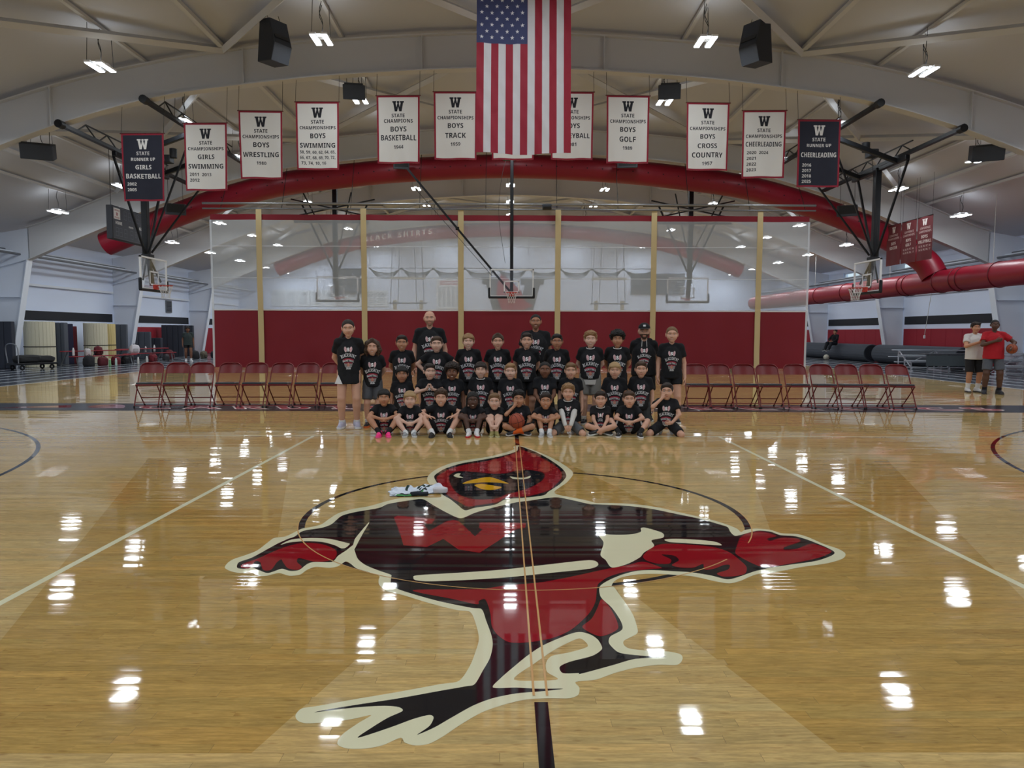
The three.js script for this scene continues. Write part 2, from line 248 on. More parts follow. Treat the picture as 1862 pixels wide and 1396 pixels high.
function makeLamp() {
  const L = thing('high_bay_lamp', '', 'lamp', [0, 0, 0], 0, 'high bay lamps hung in rows from the roof');
  part(L, 'housing', [box(0.15, 0.05, 0.68, -0.14, 0.03, 0), box(0.15, 0.05, 0.68, 0.14, 0.03, 0), box(0.42, 0.04, 0.16, 0, 0.06, 0)], M.white);
  for (const s of [-1, 1]) part(L, 'diffuser', box(0.125, 0.02, 0.64, s * 0.14, -0.002, 0), lampMat);
  part(L, 'uplight_slot', box(0.3, 0.01, 0.3, 0, 0.086, 0), uplightMat);
  return L;
}
const lampProto = makeLamp(); let lampUsed = false;
const ordinals = ['first', 'second', 'third', 'fourth', 'fifth', 'sixth', 'seventh', 'eighth', 'ninth', 'tenth', 'eleventh', 'twelfth', 'thirteenth', 'fourteenth', 'fifteenth'];
rowsX.forEach((x, r) => {
  let nth = 0;
  lampZ.forEach((z, k) => {
    if (z > 12.5 || z < -50) return;
    const label = ordinals[nth++] + ' lamp of the row ' + rowWords[r];
    const pos = [x, lampY(x), z]; let L = lampProto; if (lampUsed) L = copyOf(lampProto, pos, 0, label); else { L.position.set(...pos); L.userData.label = label; lampUsed = true; }
    const top = roofTop(x) + 0.1 - lampY(x);
    part(L, 'cable', [rod([-0.16, 0.05, 0.3], [-0.12, top, 0.3], 0.006, 5), rod([0.16, 0.05, -0.3], [0.12, top, -0.3], 0.006, 5), tube([[0, 0.08, 0], [0.05, top * 0.4, 0.04], [-0.04, top * 0.7, 0], [0.02, top, 0]], 0.009, 12, 5)], M.cable);
    const light = new THREE.RectAreaLight(LAMP_COLOR, LAMP_POWER, 0.42, 0.64); light.position.set(...pos); light.position.y -= 0.016; light.rotation.x = -Math.PI / 2; light.castShadow = true; scene.add(light);
    const up = new THREE.RectAreaLight(LAMP_COLOR, LAMP_UP, 0.3, 0.3); up.position.set(pos[0], pos[1] + 0.095, pos[2]); up.rotation.x = Math.PI / 2; up.castShadow = true; scene.add(up);
  });
  const rail = part(ceiling, 'lamp_rail', box(0.1, 0.08, 61, x, roofTop(x) + 0.1, -18.5), M.frame);
});
const EMBLEM = [
  ['outline', 'cream', 0, 1, [0.02, -3.59, 0.19, -3.25, 0.38, -2.72, 0.5, -2.25, 0.57, -1.85, 0.56, -1.59, 0.46, -1.2, 0.32, -0.83, 0.33, -0.68, 0.46, -0.55, 0.59, -0.43, 0.66, -0.34, 0.8, -0.34, 0.99, -0.3, 1.17, -0.19, 1.3, -0.04, 1.42, 0.1, 1.54, 0.25, 1.62, 0.4, 1.65, 0.5, 1.65, 0.59, 1.7, 0.53, 1.8, 0.49, 1.9, 0.53, 1.95, 0.62, 2.06, 0.64, 2.11, 0.73, 2.15, 0.9, 2.2, 1.01, 2.2, 1.12, 2.13, 1.23, 1.98, 1.33, 1.77, 1.41, 1.56, 1.51, 1.45, 1.54, 1.38, 1.59, 1.29, 1.67, 1.21, 1.71, 1.13, 1.67, 1.03, 1.59, 0.92, 1.56, 0.81, 1.54, 0.69, 1.55, 0.58, 1.6, 0.52, 1.67, 0.49, 1.75, 0.5, 1.78, 0.51, 1.87, 0.53, 2.05, 0.54, 2.21, 0.53, 2.39, 0.51, 2.45, 0.44, 2.52, 0.43, 2.57, 0.45, 2.61, 0.52, 2.63, 0.62, 2.64, 0.68, 2.67, 0.68, 2.72, 0.64, 2.78, 0.55, 2.78, 0.44, 2.81, 0.34, 2.86, 0.25, 2.92, 0.16, 2.94, 0.17, 2.99, 0.16, 3.05, 0.12, 3.08, 0.03, 3.08, -0.06, 3.09, -0.15, 3.13, -0.24, 3.19, -0.32, 3.28, -0.38, 3.36, -0.43, 3.41, -0.48, 3.42, -0.52, 3.4, -0.54, 3.37, -0.6, 3.42, -0.66, 3.44, -0.72, 3.44, -0.76, 3.42, -0.77, 3.39, -0.76, 3.34, -0.72, 3.27, -0.68, 3.21, -0.75, 3.24, -0.83, 3.26, -0.92, 3.27, -0.96, 3.25, -0.98, 3.21, -0.97, 3.16, -0.91, 3.14, -0.78, 3.09, -0.61, 3.03, -0.43, 2.96, -0.35, 2.93, -0.31, 2.79, -0.29, 2.64, -0.28, 2.5, -0.3, 2.34, -0.34, 2.16, -0.42, 2.13, -0.58, 2.03, -0.74, 1.91, -0.85, 1.84, -0.91, 1.74, -0.93, 1.65, -0.94, 1.58, -1.02, 1.51, -1.11, 1.44, -1.16, 1.36, -1.21, 1.3, -1.24, 1.4, -1.29, 1.43, -1.38, 1.41, -1.42, 1.47, -1.44, 1.56, -1.5, 1.58, -1.58, 1.53, -1.64, 1.58, -1.69, 1.58, -1.77, 1.51, -1.82, 1.53, -1.89, 1.5, -1.96, 1.43, -1.98, 1.33, -1.97, 1.25, -1.92, 1.16, -1.88, 1.06, -1.87, 0.86, -1.86, 0.76, -1.79, 0.72, -1.76, 0.62, -1.73, 0.51, -1.67, 0.46, -1.61, 0.38, -1.59, 0.22, -1.56, 0.04, -1.48, -0.1, -1.35, -0.21, -1.25, -0.36, -1.16, -0.48, -1.07, -0.54, -0.95, -0.56, -0.82, -0.54, -0.75, -0.58, -0.81, -0.84, -0.9, -1.06, -0.97, -1.37, -0.97, -1.66, -0.91, -1.98, -0.79, -2.28, -0.6, -2.51, -0.38, -2.71, -0.18, -3, -0.05, -3.28, -0.06, -3.47]],
  ['head_outline', 'black', 1, 1, [-0.91, -1.49, -0.89, -1.71, -0.82, -1.98, -0.66, -2.28, -0.45, -2.49, -0.22, -2.76, -0.02, -3.12, 0.02, -3.53, 0.21, -3.1, 0.35, -2.62, 0.45, -2.13, 0.49, -1.8, 0.48, -1.49, 0.38, -1.11, 0.26, -0.81, 0.2, -0.64, 0.02, -0.54, -0.15, -0.48, -0.25, -0.27, -0.42, -0.16, -0.5, -0.07, -0.58, -0.27, -0.66, -0.48, -0.76, -0.71, -0.84, -1.14]],
  ['head', 'red', 2, 1, [-0.88, -1.45, -0.86, -1.62, -0.78, -1.93, -0.62, -2.2, -0.4, -2.4, -0.18, -2.71, -0.02, -3.01, 0.03, -3.25, 0.18, -2.96, 0.32, -2.49, 0.42, -2.07, 0.45, -1.69, 0.42, -1.39, 0.32, -1.02, 0.24, -0.81, 0.06, -0.61, -0.15, -0.53, -0.23, -0.36, -0.37, -0.27, -0.48, -0.2, -0.54, -0.3, -0.66, -0.55, -0.76, -0.84, -0.83, -1.14]],
  ['mask', 'black', 3, 1, [-0.751, -1.451, -0.743, -1.664, -0.666, -1.797, -0.489, -1.754, -0.313, -1.667, -0.153, -1.686, -0.028, -1.847, 0.118, -1.87, 0.238, -1.742, 0.261, -1.587, 0.216, -1.294, 0.089, -0.979, -0.043, -0.794, -0.151, -0.666, -0.229, -0.516, -0.373, -0.465, -0.492, -0.514, -0.608, -0.709, -0.696, -1.061]],
  ['eye_mark', 'cream', 4, 1, [-0.709, -1.552, -0.675, -1.673, -0.639, -1.656, -0.65, -1.561, -0.6, -1.444, -0.659, -1.452]],
  ['eye_mark', 'cream', 4, 1, [-0.113, -1.514, -0.034, -1.455, 0.045, -1.456, 0.108, -1.556, 0.094, -1.437, 0.024, -1.369, -0.074, -1.387]],
  ['beak', 'yellow', 4, 1, [-0.59, -1.152, -0.534, -1.292, -0.408, -1.438, -0.326, -1.48, -0.24, -1.374, -0.125, -1.155, -0.238, -1.2, -0.368, -1.215, -0.495, -1.167]],
  ['beak', 'yellow', 4, 1, [-0.467, -1.077, -0.397, -1.138, -0.3, -1.078, -0.196, -0.991, -0.234, -0.897, -0.311, -0.862, -0.389, -0.903]],
  ['body', 'black', 1, 1, [-1.72, 0.72, -1.7, 0.57, -1.58, 0.48, -1.53, 0.37, -1.51, 0.12, -1.42, -0.01, -1.25, -0.15, -1.19, -0.3, -1.01, -0.44, -0.91, -0.48, -0.8, -0.27, -0.65, 0.01, -0.52, 0.19, -0.41, 0.01, -0.25, -0.18, -0.06, -0.36, 0.05, -0.42, 0.3, -0.56, 0.44, -0.46, 0.59, -0.3, 0.65, -0.29, 0.93, -0.23, 1.12, -0.12, 1.28, 0.04, 1.43, 0.19, 1.55, 0.37, 1.59, 0.45, 1.57, 0.58, 1.57, 0.69, 1.63, 0.66, 1.79, 0.55, 1.88, 0.58, 1.92, 0.67, 2.02, 0.7, 2.08, 0.8, 2.13, 0.97, 2.14, 1.08, 2.09, 1.16, 1.93, 1.28, 1.72, 1.36, 1.57, 1.42, 1.46, 1.48, 1.39, 1.53, 1.3, 1.6, 1.22, 1.64, 1.14, 1.57, 1.03, 1.51, 0.92, 1.49, 0.81, 1.47, 0.7, 1.48, 0.59, 1.55, 0.5, 1.64, 0.44, 1.72, 0.41, 1.79, 0.4, 1.94, 0.44, 2.1, 0.46, 2.28, 0.45, 2.39, 0.38, 2.47, 0.36, 2.54, 0.37, 2.6, 0.4, 2.66, 0.51, 2.69, 0.61, 2.7, 0.46, 2.72, 0.35, 2.78, 0.24, 2.84, 0.18, 2.87, 0.18, 2.86, 0.11, 2.86, 0.1, 2.8, 0.15, 2.75, 0.26, 2.69, 0.31, 2.63, 0.32, 2.59, 0.31, 2.51, 0.28, 2.45, 0.23, 2.42, 0.17, 2.45, 0.04, 2.57, -0.04, 2.68, -0.11, 2.8, -0.17, 2.91, -0.2, 2.99, -0.1, 2.99, -0.01, 3, 0.1, 3, 0.02, 3.02, -0.1, 3.04, -0.2, 3.08, -0.28, 3.14, -0.36, 3.23, -0.42, 3.3, -0.48, 3.35, -0.44, 3.29, -0.43, 3.23, -0.45, 3.21, -0.51, 3.24, -0.59, 3.3, -0.7, 3.37, -0.66, 3.3, -0.61, 3.23, -0.56, 3.18, -0.58, 3.15, -0.64, 3.14, -0.74, 3.15, -0.83, 3.17, -0.91, 3.19, -0.87, 3.17, -0.75, 3.13, -0.59, 3.08, -0.43, 3.02, -0.32, 2.98, -0.28, 2.96, -0.25, 2.84, -0.22, 2.71, -0.21, 2.57, -0.22, 2.45, -0.25, 2.28, -0.28, 2.12, -0.34, 2.1, -0.53, 2, -0.69, 1.89, -0.8, 1.8, -0.84, 1.74, -0.86, 1.61, -0.87, 1.56, -0.95, 1.49, -1.06, 1.38, -1.14, 1.25, -1.2, 1.07, -1.24, 0.94, -1.26, 1.05, -1.29, 1.18, -1.3, 1.31, -1.41, 1.31, -1.45, 1.35, -1.47, 1.47, -1.52, 1.49, -1.58, 1.45, -1.6, 1.46, -1.65, 1.53, -1.73, 1.47, -1.81, 1.4, -1.82, 1.45, -1.88, 1.43, -1.91, 1.32, -1.86, 1.22, -1.82, 1.04, -1.79, 0.9, -1.75, 0.78]],
  ['cuff', 'cream', 2, 1, [-1.76, 0.93, -1.72, 0.8, -1.6, 0.76, -1.45, 0.78, -1.3, 0.88, -1.27, 0.91, -1.28, 1, -1.31, 1.01, -1.37, 0.94, -1.48, 0.86, -1.6, 0.84, -1.71, 0.87]],
  ['sleeve_edge', 'cream', 2, 1, [-1.23, 1.02, -1.25, 0.86, -1.26, 0.75, -1.25, 0.37, -1.24, 0.35, -1.23, 0.64, -1.22, 0.84, -1.21, 1.05]],
  ['belt', 'cream', 2, 1, [-0.72, 1.62, -0.7, 1.57, -0.43, 1.52, -0.16, 1.46, 0.1, 1.37, 0.41, 1.27, 0.46, 1.35, 0.4, 1.44, 0.15, 1.52, -0.15, 1.61, -0.42, 1.66, -0.62, 1.68, -0.7, 1.66]],
  ['cuff', 'cream', 2, 1, [0.54, 0.6, 0.62, 0.66, 0.78, 0.66, 0.88, 0.59, 0.9, 0.49, 0.94, 0.47, 1.04, 0.61, 1.02, 0.74, 0.92, 0.81, 0.91, 0.95, 0.81, 1.1, 0.76, 1.21, 0.65, 1.35, 0.54, 1.42, 0.52, 1.27, 0.5, 1.15, 0.56, 0.86]],
  ['sleeve_edge', 'cream', 2, 1, [1.02, 0.79, 1.11, 0.77, 1.28, 0.8, 1.38, 0.85, 1.4, 0.93, 1.32, 0.92, 1.15, 0.88, 1.04, 0.85]],
  ['chest_letter', 'red', 2, 0, [-1.07, 0.17, -1.05, 0.11, -0.9, 0.16, -0.73, 0.22, -0.74, 0.36, -0.81, 0.35, -0.74, 0.57, -0.63, 0.29, -0.58, 0.24, -0.53, 0.28, -0.38, 0.71, -0.33, 0.52, -0.36, 0.48, -0.36, 0.32, -0.06, 0.33, 0.01, 0.34, 0, 0.48, -0.06, 0.5, -0.15, 0.69, -0.21, 0.84, -0.33, 1.11, -0.48, 1.04, -0.61, 0.78, -0.71, 0.98, -0.88, 0.94, -0.95, 0.64]],
  ['hand', 'red', 2, 1, [-1.86, 1.42, -1.87, 1.35, -1.81, 1.23, -1.76, 1.09, -1.7, 0.96, -1.6, 0.88, -1.46, 0.92, -1.35, 1.03, -1.31, 1.13, -1.3, 1.25, -1.35, 1.3, -1.43, 1.3, -1.54, 1.23, -1.53, 1.31, -1.47, 1.41, -1.48, 1.47, -1.55, 1.44, -1.62, 1.32, -1.65, 1.26, -1.66, 1.32, -1.65, 1.47, -1.7, 1.47, -1.77, 1.32, -1.81, 1.3, -1.8, 1.44]],
  ['hand', 'red', 2, 1, [1.59, 0.75, 1.67, 0.64, 1.8, 0.57, 1.86, 0.63, 1.88, 0.7, 1.79, 0.76, 1.79, 0.82, 1.9, 0.74, 2.01, 0.76, 2, 0.84, 1.84, 0.97, 1.81, 1.04, 1.91, 1.01, 2.07, 0.89, 2.13, 1.04, 2.09, 1.12, 1.95, 1.23, 1.73, 1.34, 1.54, 1.41, 1.48, 1.33, 1.44, 1.17, 1.45, 1.08, 1.54, 0.86]],
  ['hand', 'red', 2, 1, [0.79, 1.17, 0.88, 1, 0.98, 0.9, 1.14, 0.91, 1.32, 0.97, 1.4, 1.08, 1.42, 1.25, 1.42, 1.4, 1.37, 1.53, 1.3, 1.58, 1.21, 1.59, 1.19, 1.53, 1.28, 1.46, 1.32, 1.37, 1.28, 1.37, 1.2, 1.44, 1.13, 1.46, 1.15, 1.35, 1.07, 1.42, 0.99, 1.42, 0.94, 1.37, 1.01, 1.27, 1, 1.17, 0.92, 1.15, 0.96, 1.25, 0.93, 1.34, 0.85, 1.34, 0.79, 1.27]],
  ['trousers', 'red', 2, 1, [-0.7, 1.83, -0.31, 1.81, -0.15, 1.75, 0.08, 1.69, 0.3, 1.57, 0.48, 1.46, 0.65, 1.37, 0.76, 1.3, 0.83, 1.37, 0.86, 1.43, 0.78, 1.45, 0.62, 1.5, 0.5, 1.59, 0.43, 1.69, 0.4, 1.77, 0.36, 2.01, 0.3, 2.19, 0.19, 2.39, 0.09, 2.49, -0.03, 2.54, -0.13, 2.54, -0.19, 2.45, -0.22, 2.34, -0.23, 2.19, -0.25, 2.04, -0.27, 1.97, -0.3, 2, -0.31, 2.05, -0.45, 1.97]],
  ['trousers', 'red', 2, 1, [0.4, 1.97, 0.43, 2.1, 0.44, 2.27, 0.43, 2.38, 0.37, 2.45, 0.32, 2.47, 0.27, 2.41, 0.25, 2.35, 0.31, 2.25, 0.36, 2.1]],
];
const EMBLEM_GAP = [-0.11, 2.92, -0.01, 2.76, 0.1, 2.61, 0.21, 2.5, 0.24, 2.52, 0.25, 2.59, 0.16, 2.65, 0.07, 2.69, 0.04, 2.76, 0.04, 2.85, 0.08, 2.92];

// ---------------------------------------------------------------- emblem painted on the centre of the court
{
  const e = thing('court_emblem', 'large red, black and cream cardinal emblem painted on the centre of the court floor', 'floor emblem', [0, 0, 0]);
  for (const [name, color, layer, smooth, flat] of EMBLEM) {
    const pts = []; for (let i = 0; i < flat.length; i += 2) pts.push(V(flat[i], 0, flat[i + 1]));
    const s = new THREE.Shape();
    if (smooth) { const c = new THREE.CatmullRomCurve3(pts, true, 'catmullrom', 0.42), n = pts.length * 5; for (let i = 0; i < n; i++) { const p = c.getPoint(i / n); if (i) s.lineTo(p.x, p.z); else s.moveTo(p.x, p.z); } }
    else pts.forEach((p, i) => (i ? s.lineTo(p.x, p.z) : s.moveTo(p.x, p.z)));
    s.closePath();
    if (name === 'outline') { const q = []; for (let i = 0; i < EMBLEM_GAP.length; i += 2) q.push(V(EMBLEM_GAP[i], 0, EMBLEM_GAP[i + 1])); const c = new THREE.CatmullRomCurve3(q, true, 'catmullrom', 0.4), hole = new THREE.Path(); for (let i = 0; i < 60; i++) { const p = c.getPoint(i / 60); if (i) hole.lineTo(p.x, p.z); else hole.moveTo(p.x, p.z); } s.holes.push(hole); }
    part(e, name, paintGeo(s, 0.0009 + layer * 0.00022), M[color]);
  }
  const y = 0.0022;
  for (const x of [-0.028, 0.028]) part(e, 'centre_line_edge', paintGeo(rectShape(x - 0.005, x + 0.005, -3.6, 3.06), y), M.tan);
  part(e, 'circle_edge', paintGeo(arcShape(0, 0, 1.827, 1.836, 0.75, 2.93), y), M.tan);
  part(e, 'circle_edge', paintGeo(arcShape(0, 0, 1.827, 1.836, -0.05, 0.5), y), M.tan);
}

// ---------------------------------------------------------------- red air ducts
function ring(r, t, w, seg = 32) { return new THREE.TorusGeometry(r, t, 8, seg); }
function archDuct(name, z, x0, x1, label, withLetters) {
  const r = 0.48, cy = (x) => roofBot(x) - 0.42, d = thing(name, label, 'duct', [0, 0, z]);
  const pts = []; for (let i = 0; i <= 40; i++) { const x = x0 + (x1 - x0) * i / 40; pts.push([x, cy(x), 0]); }
  part(d, 'pipe', new THREE.TubeGeometry(new THREE.CatmullRomCurve3(pts.map((p) => V(...p))), 120, r, 28, false), M.ductRed);
  const cap = new THREE.CircleGeometry(r, 28); cap.rotateY(-Math.PI / 2 ); cap.rotateZ(0.42); cap.translate(x0, cy(x0), 0); part(d, 'end_cap', cap, M.ductRed);
  for (let x = Math.ceil(x0) + 0.5; x < x1; x += 0.62) { const slope = (cy(x + 0.05) - cy(x - 0.05)) / 0.1; part(d, 'nozzle', new THREE.CylinderGeometry(0.025, 0.025, 0.02, 8).rotateX(Math.PI / 2).translate(x, cy(x) - 0.06, r * 0.992), M.hole); }
  if (withLetters) {
    const word = 'BLACKSHIRTS', n = word.length;
    for (let i = 0; i < n; i++) { const x = -9.5 + i * 0.4 + (i > 4 ? 0.25 : 0); const t = canvas(64, 96, (g, W, H) => { g.fillStyle = '#9e1026'; g.fillRect(0, 0, W, H); g.fillStyle = '#f0eeee'; g.font = 'bold 92px sans-serif'; g.textAlign = 'center'; g.textBaseline = 'middle'; g.fillText(word[i], W / 2, H / 2 + 4); }); const g = sheet(2, 6, (u, v) => { const a = (v - 0.5) * 1.0 + 0.1; return [x - 0.17 + u * 0.34, cy(x - 0.17 + u * 0.34) + Math.sin(a) * (r + 0.004), Math.cos(a) * (r + 0.004)]; }); part(d, 'letter', g, new THREE.MeshStandardMaterial({ map: t, roughness: 0.5 })); }
  }
  return d;
}
{
  const d = archDuct('arched_air_duct', -24.15, -16.8, 15.0, 'red arched air duct running under the roof frame above the divider curtain', false);
  const cy = roofBot(15.0) - 0.42;
  part(d, 'elbow', new THREE.TubeGeometry(new THREE.CatmullRomCurve3([V(14.6, roofBot(14.6) - 0.42, 0), V(15.6, roofBot(15.6) - 0.46, 0), V(16.5, 5.0, 0.2), V(17.1, 4.4, 0.55), V(17.3, 3.9, 0.75)]), 30, 0.5, 24, false), M.ductRed);
  part(d, 'elbow_band', new THREE.TorusGeometry(0.515, 0.02, 8, 32).rotateX(Math.PI / 2).rotateZ(0.75).translate(16.45, 5.05, 0.2), M.ductDark);
  archDuct('arched_air_duct', -42.3, -15.5, 15.5, 'far red arched air duct with white lettering seen through the curtain mesh', true);
  const h = thing('straight_air_duct', 'straight red spiral air duct hung along the right wall', 'duct', [17.4, 3.63, 0]);
  part(h, 'pipe', new THREE.CylinderGeometry(0.45, 0.45, 50, 36, 1, true).rotateX(Math.PI / 2).translate(0, 0, -20), M.ductRed);
  part(h, 'end_cap', [new THREE.CircleGeometry(0.45, 32).translate(0, 0, 5), new THREE.CircleGeometry(0.45, 32).rotateY(Math.PI).translate(0, 0, -45)], M.ductRed);
  for (const z of [-2, -5.5, -9, -12.5, -16, -19.6, -21.5, -21.9, -23.0, -25.2, -25.6, -28, -31, -34.2, -37.6, -41]) part(h, 'band', ring(0.46, 0.018).translate(0, 0, z), M.ductDark);
  for (const z of [-4, -12, -20, -27, -35, -43]) part(h, 'hanger', [rod([0, 0.45, z], [0, roofTop(17.4) - 3.5, z], 0.008, 5)], M.cableW);
}

// ---------------------------------------------------------------- divider curtain
{
  const c = thing('divider_curtain', 'divider curtain of white mesh above red vinyl across the gym', 'curtain', [0, 0, -22.6]);
  const wob = (x, y) => 0.03 * Math.sin(x * 1.7) + 0.02 * Math.sin(x * 4.1 + y) + 0.012 * noise3(x * 0.8, y * 0.8, 3);
  const strip = (y0, y1, nx, ny, dz = 0, x0 = -11.83, x1 = 11.78) => sheet(nx, ny, (u, v) => { const x = x0 + (x1 - x0) * u, y = y0 + (y1 - y0) * v; return [x, y, wob(x, y) + dz]; }, (u, v) => [u * 24, v * 6]);
  const vinyl = mat(S3(126, 2, 28), 0.6), meshM = new THREE.MeshStandardMaterial({ color: S3(214, 220, 224), roughness: 0.9, transparent: true, opacity: 0.42 }), hem = new THREE.MeshStandardMaterial({ color: S3(225, 230, 236), roughness: 0.8, transparent: true, opacity: 0.75 });
  part(c, 'vinyl_skirt', strip(0.1, 2.4, 160, 16), vinyl);
  part(c, 'mesh_panel', strip(2.4, 5.9, 160, 20), meshM);
  part(c, 'header', strip(5.9, 6.12, 160, 2), vinyl);
  part(c, 'seam', strip(2.36, 2.41, 160, 1, 0.006), mat(S3(225, 225, 225), 0.8));
  for (const y of [3.63, 4.87]) part(c, 'seam', strip(y, y + 0.03, 160, 1, 0.006), hem);
  part(c, 'side_hem', strip(0.12, 5.9, 1, 16, 0.006, -11.86, -11.78), hem); part(c, 'side_hem', strip(0.12, 5.9, 1, 16, 0.006, 11.73, 11.81), hem);
  for (const x of [-9.9, -5.8, -1.98, 1.85, 5.64, 9.83]) part(c, 'lift_strap', sheet(1, 24, (u, v) => [x - 0.11 + u * 0.22, 0.12 + v * 6.22, wob(x, 0.22 + v * 6.1) + 0.05]), mat(S3(206, 186, 140), 0.8));
  part(c, 'drive_pipe', rod([-12.1, 6.53, 0.05], [12, 6.53, 0.05], 0.045, 10), M.steel);
  part(c, 'batten', rod([-12.1, 6.33, 0.05], [12, 6.33, 0.05], 0.03, 8), M.greyMetal);
  for (const x of [-11.4, -9, -6.3, -3.6, -1, 1.8, 4.2, 7, 9.4, 11.6]) part(c, 'hanger', rod([x, 6.33, 0.05], [x, roofBot(x) - 0.02, -0.75], 0.012, 6), M.blackSteel);
  part(c, 'winch', [rbox(0.36, 0.2, 0.24, 0.03, 1.4, 6.42, 0.1), cylY(0.09, 0.09, 0.3, 12).rotateZ(Math.PI / 2).translate(1.4, 6.42, 0.24)], M.darkBox);
}

// ---------------------------------------------------------------- basketball hoops
const glassM = new THREE.MeshPhysicalMaterial({ color: 0xffffff, transmission: 1, thickness: 0, roughness: 0.03, ior: 1.5 });
const rimM = mat(S3(190, 52, 36), 0.5), netM = mat(S3(225, 225, 225), 0.8);
function hoopHead(h, w, withNet) { // board faces +z, rim centre at z = 0.6 ; origin on the floor below the board
  const y0 = 2.9, H = 1.07, f = 0.05;
  part(h, 'backboard_glass', box(w - 0.06, H - 0.06, 0.012, 0, y0 + H / 2, 0), glassM);
  part(h, 'backboard_frame', [box(w, f, 0.05, 0, y0 + H - f / 2, 0), box(w, f, 0.05, 0, y0 + f / 2, 0), box(f, H, 0.05, -w / 2 + f / 2, y0 + H / 2, 0), box(f, H, 0.05, w / 2 - f / 2, y0 + H / 2, 0)], M.white);
  part(h, 'target_square', [box(0.61, 0.05, 0.006, 0, y0 + 0.15 + 0.45, 0.012), box(0.61, 0.05, 0.006, 0, y0 + 0.18, 0.012), box(0.05, 0.45, 0.006, -0.28, y0 + 0.38, 0.012), box(0.05, 0.45, 0.006, 0.28, y0 + 0.38, 0.012)], M.white);
  part(h, 'edge_pad', [rbox(w + 0.08, 0.09, 0.1, 0.03, 0, y0 - 0.02, 0), rbox(0.08, 0.4, 0.1, 0.03, -w / 2 - 0.01, y0 + 0.16, 0), rbox(0.08, 0.4, 0.1, 0.03, w / 2 + 0.01, y0 + 0.16, 0)], M.blackSteel);
  const rim = part(h, 'rim', [new THREE.TorusGeometry(0.2286, 0.011, 8, 36).rotateX(Math.PI / 2).translate(0, 3.05, 0.38), box(0.2, 0.16, 0.1, 0, 3.0, 0.06), bar([-0.09, 3.02, 0.08], [-0.11, 3.045, 0.2], 0.03, 0.02), bar([0.09, 3.02, 0.08], [0.11, 3.045, 0.2], 0.03, 0.02)], rimM);
  const strands = []; const N = 12, rows = [[3.04, 0.225], [2.94, 0.19], [2.84, 0.155], [2.74, 0.135], [2.64, 0.13]];
  for (let r = 0; r < rows.length - 1; r++) for (let i = 0; i < N; i++) for (const s of [-0.5, 0.5]) { const a0 = (i + (r % 2) * 0.5) / N * Math.PI * 2, a1 = (i + (r % 2) * 0.5 + s) / N * Math.PI * 2, [ya, ra] = rows[r], [yb, rb] = rows[r + 1]; strands.push(rod([Math.cos(a0) * ra, ya, 0.38 + Math.sin(a0) * ra], [Math.cos(a1) * rb, yb, 0.38 + Math.sin(a1) * rb], 0.005, 4)); }
  part(h, 'net', strands, netM);
}
for (const s of [-1, 1]) {
  const h = thing('basketball_hoop', s < 0 ? 'ceiling hung basketball hoop left of the divider curtain, facing right' : 'ceiling hung basketball hoop right of the divider curtain, facing left', 'hoop', [s * 12.0, 0, -18.3], s < 0 ? Math.PI / 2 : -Math.PI / 2, 'ceiling hung side hoops');
  hoopHead(h, 1.8); // local z points to the court centre, local x along the baseline
  part(h, 'mast', [rbox(0.2, 3.05, 0.2, 0.02, 0, 5.5, -0.22), rbox(0.3, 0.12, 0.3, 0.02, 0, 4.03, -0.18)], M.blackSteel);
  part(h, 'mast_arm', [bar([0, 4.1, -0.2], [0.6, 3.2, -0.06], 0.05), bar([0, 4.1, -0.2], [-0.6, 3.2, -0.06], 0.05), bar([0, 4.0, -0.16], [0, 3.05, -0.06], 0.12)], M.blackSteel);
  for (const t of [-1, 1]) {
    part(h, 'strut', bar([t * 0.12, 4.1, -0.2], [t * 1.6, 6.95, -0.35], 0.06), M.blackSteel);
    part(h, 'strut', bar([t * 0.1, 4.15, -0.1], [t * 1.3, 7.55, 1.9], 0.05), M.blackSteel);
  }
  part(h, 'cross_beam', [rbox(3.5, 0.14, 0.14, 0.02, 0, 6.98, -0.25), rbox(0.14, 0.14, 2.3, 0.02, -1.2, 7.35, 0.85, -0.35, 0, 0), rbox(0.14, 0.14, 2.3, 0.02, 1.2, 7.35, 0.85, -0.35, 0, 0)], M.blackSteel);
  const y0 = (z) => 0;
  for (const [dz, hh] of [[-0.3, 7.12], [2.0, 7.78]]) {
    part(h, 'track_beam', [bar([-4.3, hh, dz], [4.2, hh, dz], 0.1, 0.14)], M.blackSteel);
    part(h, 'lattice', [0, 1, 2, 3, 4].map((k) => bar([-3.6 + k * 1.1, hh, dz], [-3.1 + k * 1.1, hh + 0.32, dz], 0.03)).concat([0, 1, 2, 3, 4].map((k) => bar([-3.1 + k * 1.1, hh + 0.32, dz], [-2.5 + k * 1.1, hh, dz], 0.03)), [bar([-3.1, hh + 0.32, dz], [1.9, hh + 0.32, dz], 0.035)]), M.blackSteel);
    part(h, 'beam_end', [cylY(0.11, 0.11, 0.2, 12).rotateZ(Math.PI / 2).translate(s * 4.3, hh, dz)], M.blackSteel);
  }
  part(h, 'winch', [rbox(0.35, 0.25, 0.3, 0.03, 0.6, 7.35, 0.3), cylY(0.12, 0.12, 0.3, 12).translate(0.6, 7.55, 0.5)], M.darkBox);
  part(h, 'cable', [rod([0.1, 4.3, -0.3], [0.6, 7.3, 0.3], 0.01, 5)], M.cable);
}
